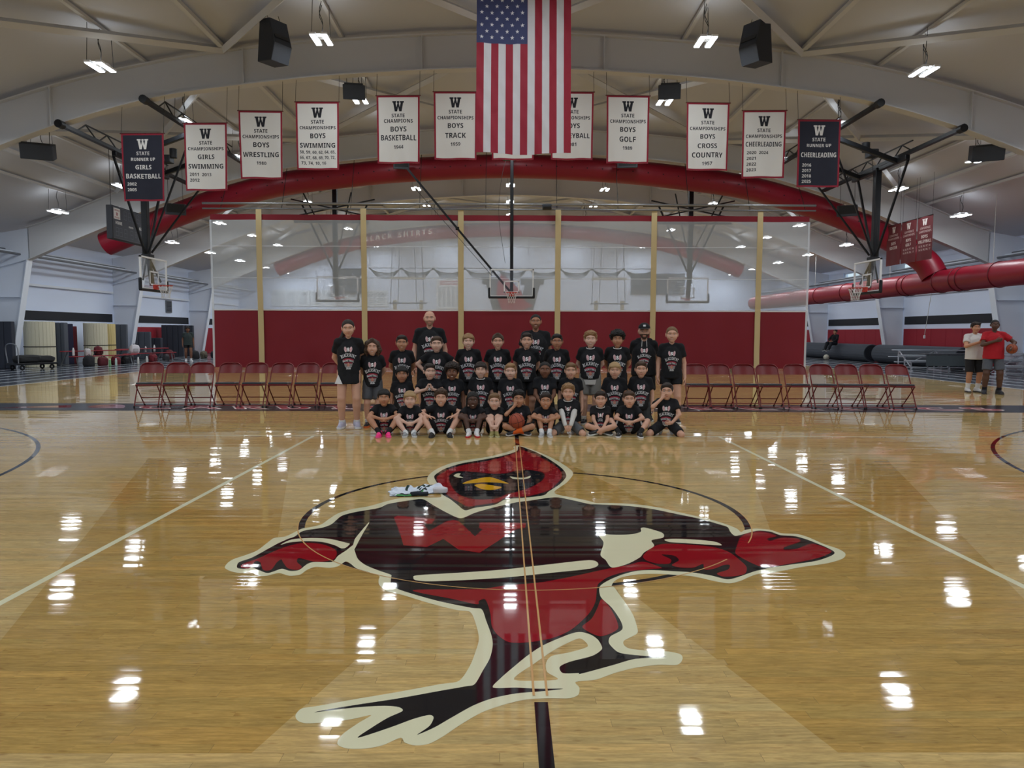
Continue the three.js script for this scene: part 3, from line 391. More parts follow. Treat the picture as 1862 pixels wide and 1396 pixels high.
{
  const h = thing('basketball_hoop', 'ceiling hung basketball hoop in front of the middle of the divider curtain', 'hoop', [0.02, 0, -22.05]);
  hoopHead(h, 1.72);
  part(h, 'mast', [rbox(0.13, 5.6, 0.13, 0.02, 0, 5.75, -0.1), bar([0, 3.1, -0.1], [0, 3.0, -0.02], 0.14)], M.blackSteel);
  part(h, 'brace', [bar([-0.05, 3.1, -0.08], [-4.0, 7.75, 0.1], 0.08)], M.blackSteel);
  part(h, 'brace_joint', [rbox(0.14, 0.12, 0.12, 0.02, -2.1, 5.52, 0.01)], M.blackSteel);
  part(h, 'cable', [rod([-0.75, 3.7, 0.05], [-3.7, 7.0, 0.1], 0.01, 5), tube([[-0.2, 8.3, -0.1], [-0.4, 7.4, 0], [-0.5, 6, 0], [-0.25, 4.2, -0.05]], 0.008, 24, 5)], M.cable);
  part(h, 'top_bracket', [rbox(0.5, 0.2, 0.3, 0.03, -0.1, 8.3, -0.4), bar([0, 8.3, -0.1], [0, 8.7, -1.3], 0.1)], M.blackSteel);
}
for (const s of [-1, 1]) { // beyond the curtain
  const h = thing('basketball_hoop', s < 0 ? 'hoop behind the curtain mesh, left of the middle hoop' : 'hoop behind the curtain mesh, right of the middle hoop', 'hoop', [s < 0 ? -7.65 : 7.85, 0, -25.9], Math.PI);
  hoopHead(h, 1.83);
  part(h, 'mast', [rbox(0.2, 4.4, 0.2, 0.02, 0, 5.9, -0.25), bar([0, 4.0, -0.2], [0, 3.1, -0.06], 0.16)], M.blackSteel);
  for (const t of [-1, 1]) part(h, 'strut', [bar([t * 0.1, 4.2, -0.2], [t * 1.4, 7.0, -0.3], 0.07), bar([t * 0.1, 5.0, -0.2], [t * 1.0, 7.3, -1.6], 0.05)], M.blackSteel);
  part(h, 'cross_beam', [rbox(4.2, 0.12, 0.12, 0.02, 0, 7.05, -0.3), rbox(3.2, 0.1, 0.1, 0.02, 0, 6.2, -0.9), bar([-2.2, 6.3, -0.9], [1.8, 7.2, -0.6], 0.05), bar([2.2, 6.3, -0.9], [-1.8, 7.2, -0.6], 0.05)], M.blackSteel);
}

// ---------------------------------------------------------------- banners
function blockW(g, cx, cy, w, h, color) {
  const P = [[-.5, -.5], [-.16, -.5], [-.16, -.36], [-.22, -.36], [-.15, .1], [-.06, -.3], [-.1, -.36], [-.1, -.5], [.1, -.5], [.1, -.36], [.06, -.3], [.15, .1], [.22, -.36], [.16, -.36], [.16, -.5], [.5, -.5], [.5, -.36], [.43, -.36], [.3, .5], [.09, .5], [0, .02], [-.09, .5], [-.3, .5], [-.43, -.36], [-.5, -.36]];
  g.fillStyle = color; g.beginPath(); P.forEach(([x, y], i) => g[i ? 'lineTo' : 'moveTo'](cx + x * w, cy + y * h)); g.closePath(); g.fill();
}
function fitText(g, t, cx, y, size, maxW, weight = '') { g.font = weight + ' ' + size + 'px sans-serif'; g.save(); g.translate(cx, y); const w = g.measureText(t).width; if (w > maxW) g.scale(maxW / w, 1); g.fillText(t, 0, 0); g.restore(); }
function bannerTex(dark, lines, border, bg, ink) {
  return canvas(320, 496, (g, W, H) => {
    g.fillStyle = border; g.fillRect(0, 0, W, H); g.fillStyle = bg; g.fillRect(13, 13, W - 26, H - 26);
    blockW(g, W / 2, 78, 86, 74, ink); g.fillStyle = ink; g.textAlign = 'center'; g.textBaseline = 'middle';
    let y = 146;
    for (const [t, size, gap, left, bold] of lines) { g.textAlign = left ? 'left' : 'center'; fitText(g, t, left ? 34 : W / 2, y, size + 3, W - 48, 'bold'); y += gap; }
  });
}
const SC = [['STATE', 33, 42, 0, 0], ['CHAMPIONSHIPS', 31, 58, 0, 0]];
const bannerSpecs = [
  [-10.78, 6.94, 1, [['STATE', 33, 42], ['RUNNER UP', 30, 58], ['GIRLS', 42, 66], ['BASKETBALL', 46, 58, 0, 1], ['2002', 30, 42, 1], ['2005', 30, 42, 1]], 'navy banner for girls basketball runner up, leftmost of the hanging row'],
  [-9.05, 7.23, 0, [...SC, ['GIRLS', 44, 70], ['SWIMMING', 46, 60, 0, 1], ['2011  2013', 30, 42, 1], ['2012', 30, 40, 1]], 'white banner for girls swimming'],
  [-7.53, 7.56, 0, [...SC, ['BOYS', 46, 72], ['WRESTLING', 46, 62], ['1980', 30, 40]], 'white banner for boys wrestling 1980'],
  [-5.97, 7.81, 0, [...SC, ['BOYS', 46, 70], ['SWIMMING', 46, 50, 0, 1], ['58, 59, 60, 62, 64, 65,', 28, 40], ['66, 67, 68, 69, 70, 72,', 28, 40], ['73, 74, 10, 16', 28, 40, 1]], 'white banner for boys swimming with three lines of years'],
  [-3.75, 7.99, 0, [['STATE', 33, 38, 0, 1], ['CHAMPIONS', 34, 60, 0, 1], ['BOYS', 48, 64, 0, 1], ['BASKETBALL', 50, 66, 0, 1], ['1944', 32, 40, 0, 1]], 'white banner in bold letters for boys basketball 1944'],
  [-2.18, 8.1, 0, [...SC, ['BOYS', 46, 72], ['TRACK', 48, 64], ['1959', 32, 40]], 'white banner for boys track 1959, left of the flag'],
  [-0.6, 8.1, 0, [...SC, ['GIRLS', 44, 66], ['TENNIS', 44, 70], ['2000   2006', 30, 38], ['2001   2007', 30, 40]], 'white banner hidden behind the flag, only its lowest years showing'],
  [1.03, 8.11, 0, [...SC, ['BOYS', 46, 72], ['VOLLEYBALL', 46, 64], ['1981', 32, 40]], 'white banner half hidden by the right edge of the flag'],
  [2.57, 8.02, 0, [...SC, ['BOYS', 46, 72], ['GOLF', 48, 64], ['1989', 32, 40]], 'white banner for boys golf 1989'],
  [4.78, 7.84, 0, [...SC, ['BOYS', 44, 68], ['CROSS', 46, 68], ['COUNTRY', 48, 62], ['1957', 32, 40]], 'white banner for boys cross country 1957'],
  [6.34, 7.64, 0, [...SC, ['CHEERLEADING', 46, 62, 0, 1], ['2020  2024', 30, 42, 1], ['2021', 30, 42, 1], ['2022', 30, 42, 1], ['2023', 30, 42, 1]], 'white banner for cheerleading'],
  [7.87, 7.4, 1, [['STATE', 33, 42], ['RUNNER UP', 30, 70], ['CHEERLEADING', 46, 76, 0, 1], ['2016', 30, 40, 1], ['2017', 30, 40, 1], ['2018', 30, 40, 1], ['2025', 30, 40, 1]], 'navy banner for cheerleading runner up, rightmost of the hanging row'],
];
for (const [x, top, dark, lines, label] of bannerSpecs) {
  const w = 1.19, h = 1.83, b = thing('championship_banner', label, 'banner', [x + w / 2, top - h, -14.2], (rnd() - 0.5) * 0.08, 'championship banners hung from the roof frame'), ph = rnd() * 6;
  const t = bannerTex(dark, lines, '#8c1b30', dark ? '#1d1f2e' : '#dcd9d4', dark ? '#d9d6d2' : '#1a1a22');
  const g = new THREE.BoxGeometry(w, h, 0.006, 24, 20, 1), p = g.attributes.position; for (let i = 0; i < p.count; i++) { const X = p.getX(i), Y = p.getY(i), k = (0.5 - Y / h); p.setZ(i, p.getZ(i) + k * 0.03 * Math.sin(X * 7 + ph + Y * 1.2) + 0.012 * k * noise3(X * 4, Y * 3, ph)); p.setX(i, X * (1 - k * 0.03)); } g.translate(0, h / 2, 0); g.computeVertexNormals();
  part(b, 'cloth', g, new THREE.MeshStandardMaterial({ map: t, roughness: 0.85 }));
  part(b, 'rod', rod([-w / 2 - 0.03, h, 0], [w / 2 + 0.03, h, 0], 0.014, 8), M.ductDark);
  for (const s of [-1, 1]) { const xx = x + w / 2 + s * w / 2; part(b, 'cord', [rod([s * w / 2, h, 0], [s * w / 2, roofBot(xx) - 0.03 - (top - h), -0.1], 0.006, 5)], M.cable); }
}
// three maroon banners on the right
[['BOYS', 'SOCCER', 'maroon soccer banner beside the right hoop mast'], ['BOYS', 'GOLF', 'middle of the three maroon banners behind the right hoop'], ['BOYS', 'VOLLEYBALL', 'maroon volleyball banner nearest the arched duct elbow']].forEach(([a, b_, label], i) => {
  const w = 1.0, h = 1.62, b = thing('maroon_banner', label, 'banner', [15.5, 4.28, -23.25 + i * 1.08], -Math.PI / 2, 'maroon conference banners');
  const t = canvas(200, 324, (g, W, H) => { g.fillStyle = '#5a1d23'; g.fillRect(0, 0, W, H); blockW(g, W / 2, 42, 62, 48, '#cfc8c4'); g.fillStyle = '#c9bfba'; g.textAlign = 'center'; g.textBaseline = 'middle'; fitText(g, 'CONFERENCE', W / 2, 86, 22, 150); fitText(g, 'CHAMPIONSHIPS', W / 2, 112, 22, 160); fitText(g, a, W / 2, 148, 32, 150, 'bold'); fitText(g, b_, W / 2, 184, 32, 170, 'bold'); if (i) { fitText(g, '82, 88, 90, 97, 98', W / 2, 218, 20, 170); fitText(g, '04, 05, 06, 08, 17', W / 2, 244, 20, 170); } });
  const g = new THREE.BoxGeometry(w, h, 0.006, 12, 10, 1), p = g.attributes.position; for (let k = 0; k < p.count; k++) p.setZ(k, p.getZ(k) + 0.015 * Math.sin(p.getX(k) * 8 + i)); g.translate(0, h / 2, 0); g.computeVertexNormals();
  part(b, 'cloth', g, new THREE.MeshStandardMaterial({ map: t, roughness: 0.85 })); part(b, 'rod', rod([-w / 2, h, 0], [w / 2, h, 0], 0.012, 6), M.blackSteel);
  for (const s of [-1, 1]) part(b, 'cord', rod([s * w * 0.45, h, 0], [s * w * 0.45, roofTop(15.5) - 4.05, 0], 0.005, 5), M.cable);
});
{ // flag, hung by its hoist end, union at the upper left
  const w = 2.02, L = 3.85, f = thing('american_flag', 'large american flag hung vertically in front of the banners', 'flag', [0.2, 5.45, -10]);
  const t = canvas(1024, 1946, (g, W, H) => {
    for (let i = 0; i < 13; i++) { g.fillStyle = i % 2 ? '#dcdadf' : '#a02138'; g.fillRect(Math.round(W - (i + 1) * W / 13), 0, Math.ceil(W / 13) + 1, H); }
    const uw = W * 7 / 13, uh = H * 0.4; g.fillStyle = '#3d4470'; g.fillRect(0, 0, uw, uh);
    const star = (x, y, r) => { g.beginPath(); for (let k = 0; k < 10; k++) { const a = k * Math.PI / 5 - Math.PI / 2, q = k % 2 ? r * 0.4 : r; g[k ? 'lineTo' : 'moveTo'](x + Math.cos(a) * q, y + Math.sin(a) * q); } g.fill(); };
    g.fillStyle = '#e6e6ec'; for (let c = 0; c < 9; c++) for (let r = 0; r < 11; r++) if ((r + c) % 2 === 0) star(uw * (c + 1) / 10, uh * (r + 1) / 12, 24);
  });
  const g = new THREE.BoxGeometry(w, L, 0.006, 60, 80, 1), p = g.attributes.position;
  for (let i = 0; i < p.count; i++) { const X = p.getX(i), Y = p.getY(i), k = 0.5 - Y / L; p.setZ(i, p.getZ(i) + 0.05 * k * Math.sin(X * 5.2 + Y * 0.7) + 0.012 * Math.sin(X * 16 + Y * 9) + 0.012 * noise3(X * 5, Y * 5, 2) * (1.2 - k)); p.setX(i, X * (1 + 0.03 * k)); p.setY(i, Y - 0.05 * k * Math.cos(X * 1.6)); }
  g.translate(0, L / 2, 0); g.computeVertexNormals(); part(f, 'cloth', g, new THREE.MeshStandardMaterial({ map: t, roughness: 0.7 }));
  part(f, 'rod', rod([-w / 2 - 0.05, L, 0], [w / 2 + 0.05, L, 0], 0.02), M.steel); for (const s of [-1, 1]) part(f, 'cord', rod([s * w / 2, L, 0], [s * w / 2, roofTop(0) - 5.35, 0], 0.007, 5), M.cable);
}

// ---------------------------------------------------------------- loudspeakers and other ceiling boxes
function speaker(pos, w, h, d, turn, tilt, label, wedge) {
  const s = thing('loudspeaker', label, 'loudspeaker', pos, turn, 'ceiling loudspeakers');
  let g; if (wedge) { const q = new THREE.Shape(); q.moveTo(-d / 2, -h / 2); q.lineTo(d / 2 - d * 0.15, -h / 2); q.lineTo(d / 2, -h * 0.1); q.lineTo(d * 0.1, h / 2); q.lineTo(-d / 2, h / 2); q.closePath(); g = new THREE.ExtrudeGeometry(q, { depth: w, bevelEnabled: true, bevelSize: 0.012, bevelThickness: 0.012, bevelSegments: 1 }).translate(0, 0, -w / 2).rotateY(-Math.PI / 2); } else g = rbox(w, h, d, 0.02);
  g.rotateX(tilt); part(s, 'cabinet', g, M.darkBox);
  part(s, 'grille', rbox(w * 0.86, wedge ? h * 0.4 : h * 0.8, 0.02, 0.005).rotateX(tilt + (wedge ? -0.62 : 0)).translate(0, wedge ? h * 0.18 : 0, d * (wedge ? 0.31 : 0.5)), M.blackSteel);
  for (const k of [-1, 1]) part(s, 'cable', rod([k * w * 0.35, h * 0.45, 0], [k * w * 0.35, roofTop(pos[0]) + 0.05 - pos[1], -0.1], 0.008, 5), M.cable);
  return s;
}
speaker([-5.95, 8.72, -12.5], 0.5, 0.98, 0.62, 0.95, 0.12, 'tall dark loudspeaker hung left of the flag', true);
speaker([6.05, 8.76, -12.5], 0.5, 0.98, 0.62, -0.95, 0.12, 'tall dark loudspeaker hung right of the flag', true);
speaker([-13.5, 6.62, -14.9], 0.8, 0.42, 0.6, 0.4, 0.3, 'dark box loudspeaker above the left lamp, left of the navy basketball banner', false);
speaker([13.6, 6.7, -14.9], 0.8, 0.42, 0.6, -0.4, 0.3, 'dark box loudspeaker above the right lamp, right of the navy cheerleading banner', false);
speaker([-4.5, 8.3, -14.9], 0.6, 0.4, 0.55, 0.15, 0.3, 'blue grey box loudspeaker between the swimming and basketball banners', false);
speaker([4.45, 8.35, -14.9], 0.6, 0.4, 0.55, -0.15, 0.3, 'blue grey box loudspeaker between the golf and cross country banners', false);
speaker([-13.3, 6.35, -22.9], 0.75, 0.4, 0.5, 0.4, 0.25, 'dark box loudspeaker on the left end of the arched duct', false);
speaker([13.4, 6.4, -22.9], 0.75, 0.4, 0.5, -0.4, 0.25, 'dark box loudspeaker on the right end of the arched duct', false);
speaker([-4.35, 8.1, -22.9], 0.62, 0.3, 0.5, 0.15, 0.2, 'grey box loudspeaker where the middle hoop brace meets the duct', false);
speaker([4.6, 8.15, -22.9], 0.8, 0.22, 0.5, -0.15, 0.2, 'flat dark loudspeaker on the duct below the boys golf banner', false);

// ---------------------------------------------------------------- scoreboard
{
  const b = thing('scoreboard', 'dark scoreboard hung beside the left hoop mast', 'scoreboard', [-13.9, 4.72, -20.4], Math.PI / 2);
  part(b, 'case', rbox(2.45, 1.16, 0.22, 0.02, 0, 0.58, 0), mat(S3(34, 36, 44), 0.6));
  const t = canvas(980, 464, (g, W, H) => {
    g.fillStyle = '#3a3f4a'; g.fillRect(0, 0, W, H); g.strokeStyle = '#6a707c'; g.lineWidth = 3; g.strokeRect(8, 8, W - 16, H - 16);
    g.fillStyle = '#dcdcdc'; g.fillRect(22, 20, 170, 160); g.fillStyle = '#8c2430'; g.font = 'bold 34px sans-serif'; g.textAlign = 'center'; g.fillText('CARDINALS', 107, 62, 150); blockW(g, 107, 108, 50, 50, '#8c2430'); g.fillText('ATHLETICS', 107, 168, 130);
    const seg = (x, y, w, h) => { g.strokeStyle = '#59606c'; g.lineWidth = 7; g.strokeRect(x, y, w, h / 2); g.strokeRect(x, y + h / 2, w, h / 2); };
    for (let i = 0; i < 4; i++) seg(300 + i * 120, 36, 66, 120);
    g.fillStyle = '#e2e2e2'; g.font = 'bold 62px sans-serif'; g.textAlign = 'left'; g.fillText('HOME', 60, 252); g.fillText('GUEST', 720, 252); g.font = 'bold 36px sans-serif'; g.fillText('PERIOD', 420, 262);
    for (const x of [70, 165, 700, 795]) seg(x, 300, 66, 120); seg(470, 300, 66, 120); seg(300, 300, 66, 120); seg(600, 300, 40, 80);
  });
  part(b, 'face', new THREE.PlaneGeometry(2.38, 1.1).translate(0, 0.58, 0.1125), new THREE.MeshStandardMaterial({ map: t, roughness: 0.5 }));
  for (const s of [-1, 1]) part(b, 'cable', rod([s * 1.1, 1.16, 0], [s * 1.1, roofTop(13.9) - 4.65, 0], 0.01, 5), M.cable);
}

// ---------------------------------------------------------------- folding chairs
function makeChair(label, x, z, turn) {
  const c = thing('folding_chair', label, 'chair', [x, 0, z], turn, 'red metal folding chairs in a row');
  const redM = makeChair.red || (makeChair.red = mat(S3(112, 6, 16), 0.32)), padM = makeChair.pad || (makeChair.pad = mat(S3(52, 54, 60), 0.28)), tip = makeChair.tip || (makeChair.tip = mat(S3(30, 30, 32), 0.8));
  if (!makeChair.geo) {
    const w = 0.225; const G = makeChair.geo = {};
    // front legs rise from the floor in front to the top of the back; rear legs cross them
    G.frame = [tube([[-w, 0.02, 0.23], [-w, 0.4, 0.02], [-w, 0.72, -0.16], [-w + 0.02, 0.82, -0.205], [-w + 0.1, 0.87, -0.225], [0, 0.875, -0.228], [w - 0.1, 0.87, -0.225], [w - 0.02, 0.82, -0.205], [w, 0.72, -0.16], [w, 0.4, 0.02], [w, 0.02, 0.23]], 0.0125, 60, 8)];
    G.legs = [-1, 1].map((s) => tube([[s * 0.2, 0.43, 0.17], [s * 0.2, 0.22, -0.05], [s * 0.2, 0.015, -0.28]], 0.011, 10, 8));
    G.back = sheet(10, 5, (u, v) => { const a = (u - 0.5) * 2, y = 0.665 + v * 0.2 - (v > 0.9 ? 0.05 * Math.abs(a) ** 4 : 0); return [a * (w - 0.004), y, -0.135 - (y - 0.665) * 0.46 - 0.035 * (1 - a * a)]; });
    G.seat = rbox(0.4, 0.035, 0.4, 0.015, 0, 0.435, 0.02, -0.05); G.pad = rbox(0.385, 0.045, 0.385, 0.02, 0, 0.468, 0.02, -0.05);
    G.rails = [rod([-w, 0.1, 0.19], [w, 0.1, 0.19], 0.009), rod([-w, 0.03, 0.225], [w, 0.03, 0.225], 0.009), rod([-0.2, 0.17, -0.11], [0.2, 0.17, -0.11], 0.009), rod([-0.2, 0.06, -0.23], [0.2, 0.06, -0.23], 0.009)];
    G.feet = [[-w, 0.235], [w, 0.235], [-0.2, -0.285], [0.2, -0.285]].map(([a, b]) => cylY(0.016, 0.018, 0.03, 10, a, 0.015, b));
  }
  const G = makeChair.geo;
  part(c, 'frame', G.frame[0], redM); for (const g of G.legs) part(c, 'leg', g, redM); part(c, 'backrest', G.back, redM); part(c, 'seat', G.seat, redM); part(c, 'seat_pad', G.pad, padM); for (const g of G.rails) part(c, 'rail', g, redM); for (const g of G.feet) part(c, 'foot', g, tip);
}
const nthL = ['leftmost', 'second', 'third', 'fourth', 'fifth', 'sixth', 'seventh', 'eighth'];
[-7.42, -6.88, -6.38, -5.86, -5.32, -4.79, -4.26, -3.74].forEach((x, i) => makeChair(nthL[i] + ' red folding chair of the row left of the group' + (i ? ', counted from the left' : ''), x, -8.6 - (i > 2 ? 0.1 : 0), Math.atan2(-0.14 - x, 14) * 0.15 + rr(-0.04, 0.04) + (i < 3 ? 0.06 : 0)));
const nthR = ['rightmost', 'second', 'third', 'fourth', 'fifth', 'sixth', 'seventh', 'eighth', 'ninth'];
[3.74, 4.22, 4.74, 5.23, 5.8, 6.34, 6.87, 7.38, 7.92].forEach((x, i) => makeChair(nthR[8 - i] + ' red folding chair of the row right of the group' + (i < 8 ? ', counted from the right' : ''), x, -8.62, -Math.atan2(x, 14) * 0.15 + rr(-0.04, 0.04)));

// ---------------------------------------------------------------- things along the left wall
const foam = mat(S3(206, 200, 176), 0.85), foamY = mat(S3(206, 188, 132), 0.85), greyMat = mat(S3(72, 78, 88), 0.75), darkMat = mat(S3(40, 44, 56), 0.75), navyMat = mat(S3(18, 20, 52), 0.7), maroon = mat(S3(96, 18, 28), 0.7), strapM = mat(S3(24, 24, 26), 0.8);
function standingRoll(x, z, r, h, m, label) {
  const t = thing('rolled_mat', label, 'mat', [x, 0, z], rr(0, 6), 'mats rolled up and stood on end');
  const n = 26; for (let k = 0; k < n; k++) { const a = k / n * Math.PI * 2; part(t, 'mat_segment', rbox(0.09, h, 2 * Math.PI * r / n - 0.006, 0.02).rotateY(-a).translate(Math.cos(a) * (r - 0.045), h / 2, Math.sin(a) * (r - 0.045)), m); }
  part(t, 'core', cylY(r - 0.07, r - 0.07, h - 0.02, 24, 0, h / 2, 0), m);
  part(t, 'strap', new THREE.TorusGeometry(r + 0.005, 0.02, 6, 40).scale(1, 1, 1).rotateX(Math.PI / 2).translate(0, h * 0.45, 0), strapM);
}
standingRoll(-20.0, -24.6, 0.57, 1.92, foam, 'large cream rolled mat standing nearest the left column');
standingRoll(-19.75, -28.3, 0.5, 1.9, foam, 'cream rolled mat standing behind the red benches');
standingRoll(-20.0, -29.6, 0.44, 1.88, foamY, 'yellowish rolled mat standing beside the cream roll');
function uprightPanel(x, z, w, h, d, m, label, turn = 0, n = 3) { const t = thing('folded_mat', label, 'mat', [x, 0, z], turn, 'folded mats stood on end'); for (let k = 0; k < n; k++) part(t, 'mat_panel', rbox(w / n - 0.006, h, d, 0.03, -w / 2 + (k + 0.5) * w / n, h / 2, 0), m); }
uprightPanel(-20.5, -23.0, 0.9, 1.9, 0.3, darkMat, 'dark folded mat at the far left edge', 0.2);
uprightPanel(-20.0, -26.0, 0.5, 1.9, 0.5, greyMat, 'grey folded mat to the right of the cream roll', 0.25, 3);
uprightPanel(-20.6, -26.9, 1.2, 1.86, 0.1, navyMat, 'navy mat leaning behind the grey one', 1.0, 1);
uprightPanel(-20.75, -27.7, 0.9, 1.75, 0.12, maroon, 'maroon mat beside the navy one', 1.0, 1);
uprightPanel(-20.3, -31.3, 0.85, 1.88, 0.4, greyMat, 'grey folded mat left of the second column', 0.3, 3);
uprightPanel(-20.4, -33.9, 0.9, 1.5, 0.4, greyMat, 'short grey folded mat leaning right of the second column', 0.3, 3);
uprightPanel(-20.3, -35.2, 0.7, 1.15, 0.5, darkMat, 'low black block of mats against the wall pads', 0.2, 2);
uprightPanel(-20.2, -37.2, 1.2, 1.9, 0.5, darkMat, 'tall dark folded mat behind the walking person', 0.25, 4);
uprightPanel(-20.3, -39.0, 1.0, 1.9, 0.5, darkMat, 'second tall dark folded mat, nearer the third column', 0.25, 3);
// low bleacher benches with bags and bottles
function bench(x, z, L, turn, m, label, tiers = 2) {
  const t = thing('team_bench', label, 'bench', [x, 0, z], turn, 'low red benches'), legM = M.greyMetal;
  for (let k = 0; k < tiers; k++) part(t, 'seat_plank', rbox(L, 0.04, 0.26, 0.012, 0, 0.42 + k * 0.22, -k * 0.5), m);
  for (const a of [-0.42, 0, 0.42]) { part(t, 'leg', [bar([a * L, 0, 0.1], [a * L, 0.4, 0], 0.04), bar([a * L, 0, -tiers * 0.45], [a * L, 0.4 + (tiers - 1) * 0.22, -(tiers - 1) * 0.5], 0.04), bar([a * L, 0.06, 0.1], [a * L, 0.06, -tiers * 0.45], 0.035)], legM); }
}
const benchRed = mat(S3(140, 28, 40), 0.5);
bench(-18.3, -26.4, 3.4, 1.25, benchRed, 'red two tier bench heaped with bags, left of the second column');
bench(-18.2, -30.4, 3.2, 1.25, benchRed, 'red two tier bench with a white towel, before the second column');
function bag(x, y, z, s, c, label) {
  const t = thing('sports_bag', label, 'bag', [x, y, z], rr(0, 6), 'bags and backpacks round the benches'), g = surfaceBlob(0.19 * s, 0.2 * s, 0.13 * s).rotateZ(rr(-0.25, 0.25)); g.translate(0, 0.15 * s, 0); part(t, 'body', g, mat(S3(...c), 0.8));
  part(t, 'pocket', rbox(0.2 * s, 0.16 * s, 0.06 * s, 0.03 * s, 0, 0.12 * s, 0.14 * s), mat(S3(c[0] * 0.8, c[1] * 0.8, c[2] * 0.8), 0.8)); part(t, 'strap', new THREE.TorusGeometry(0.08 * s, 0.012 * s, 6, 16, Math.PI).translate(0, 0.3 * s, 0), strapM);
}
function surfaceBlob(rx, ry, rz) { const g = new THREE.SphereGeometry(1, 20, 14), p = g.attributes.position, o = rnd() * 20; for (let i = 0; i < p.count; i++) { const x = p.getX(i), y = p.getY(i), z = p.getZ(i), q = (v) => Math.sign(v) * Math.pow(Math.abs(v), 0.6), n = 1 + 0.1 * noise3(x * 1.6 + o, y * 1.6, z * 1.6); p.setXYZ(i, q(x) * rx * n, Math.max(-0.85, q(y)) * ry * n, q(z) * rz * n); } g.computeVertexNormals(); return g; }
const bagSpecs = [[-18.3, 0, -25.2, 1.3, [30, 28, 32], 'black backpack at the near end of the first bench'], [-18.1, 0, -25.9, 1.1, [90, 24, 34], 'maroon backpack on the floor before the first bench'], [-18.7, 0.44, -25.8, 0.9, [196, 190, 190], 'white bundle on the first bench'], [-18.8, 0.44, -26.8, 1.1, [92, 20, 32], 'maroon bag on the first bench'], [-17.9, 0, -26.6, 1.1, [104, 22, 34], 'red bag beside the bottles'], [-17.9, 0, -27.4, 1.0, [24, 24, 28], 'black bag right of the bottles'], [-18.2, 0, -28.4, 1.2, [40, 36, 40], 'dark duffel between the two benches'], [-18.6, 0.44, -29.6, 1.2, [212, 208, 212], 'white towel heap on the second bench'], [-17.9, 0, -30.0, 1.1, [110, 24, 36], 'red bag under the second bench'], [-17.8, 0, -31.2, 1.0, [60, 58, 62], 'grey bag under the second bench end'], [-18.3, 0, -32.6, 1.5, [84, 20, 30], 'large maroon backpack before the third stack of mats'], [-17.7, 0, -34.4, 1.2, [26, 26, 30], 'black bag behind the walking person'], [-17.6, 0, -35.3, 1.1, [90, 84, 70], 'tan bag behind the walking person'], [-17.3, 0, -36.1, 1.1, [34, 36, 44], 'dark bag nearest the curtain edge']];
for (const [x, y, z, s, c, l] of bagSpecs) bag(x, y, z, s, c, l);
function bottle(x, y, z, h, c, label) { const t = thing('water_bottle', label, 'bottle', [x, y, z], 0, 'water bottles by the benches'); part(t, 'body', new THREE.LatheGeometry([[0.001, 0], [0.045, 0.004], [0.048, 0.02], [0.048, h * 0.72], [0.03, h * 0.84], [0.026, h * 0.86]].map(([a, b]) => new THREE.Vector2(a, b)), 16), mat(S3(...c), 0.4)); part(t, 'cap', cylY(0.027, 0.028, h * 0.14, 12, 0, h * 0.93, 0), M.white); }
[[-17.4, 0, -25.2, 0.34, [120, 170, 120], 'green water bottle on the track before the red bag'], [-17.35, 0, -25.6, 0.34, [190, 210, 200], 'pale water bottle right of the green one'], [-17.2, 0, -27.2, 0.34, [206, 206, 200], 'white water bottle left of the pair'], [-17.1, 0, -27.8, 0.36, [210, 210, 206], 'white water bottle right of the pair'], [-18.9, 0.46, -25.1, 0.34, [215, 215, 215], 'white jug on the first bench end'], [-18.7, 0.46, -30.9, 0.3, [220, 220, 220], 'white bottle on the second bench'], [-18.6, 0.46, -31.6, 0.36, [225, 225, 225], 'tall white bottle at the far bench end']].forEach((a) => bottle(...a));
{
  const t = thing('equipment_cart', 'dark wheeled cart loaded with gear at the left edge', 'cart', [-18.9, 0, -22.4], 1.2);
  part(t, 'deck', rbox(1.6, 0.08, 0.7, 0.02, 0, 0.24, 0), M.blackSteel); part(t, 'handle', tube([[-0.75, 0.25, -0.3], [-0.8, 0.95, -0.3], [-0.8, 0.95, 0.3], [-0.75, 0.25, 0.3]], 0.02, 20, 8), M.steel);
  for (const a of [-0.6, 0.6]) for (const b of [-0.28, 0.28]) part(t, 'wheel', new THREE.TorusGeometry(0.07, 0.035, 8, 18).translate(a, 0.105, b), M.blackSteel);
  part(t, 'load', [surfaceBlob(0.5, 0.16, 0.28).translate(-0.2, 0.42, 0), surfaceBlob(0.4, 0.14, 0.25).translate(0.45, 0.4, 0)], strapM);
}
{ const t = thing('wall_vent', 'square grey vent in the left wall beside the third column', 'vent', [-21.12, 3.05, -38.7], Math.PI / 2); part(t, 'frame', [box(0.75, 0.05, 0.05, 0, 0.35, 0), box(0.75, 0.05, 0.05, 0, -0.35, 0), box(0.05, 0.7, 0.05, -0.36, 0, 0), box(0.05, 0.7, 0.05, 0.36, 0, 0)], M.greyMetal); part(t, 'backing', box(0.7, 0.7, 0.02, 0, 0, -0.01), M.darkBox); for (let k = 0; k < 8; k++) part(t, 'slat', box(0.66, 0.05, 0.012, 0, -0.29 + k * 0.083, 0.02, 0.5), M.greyMetal); }

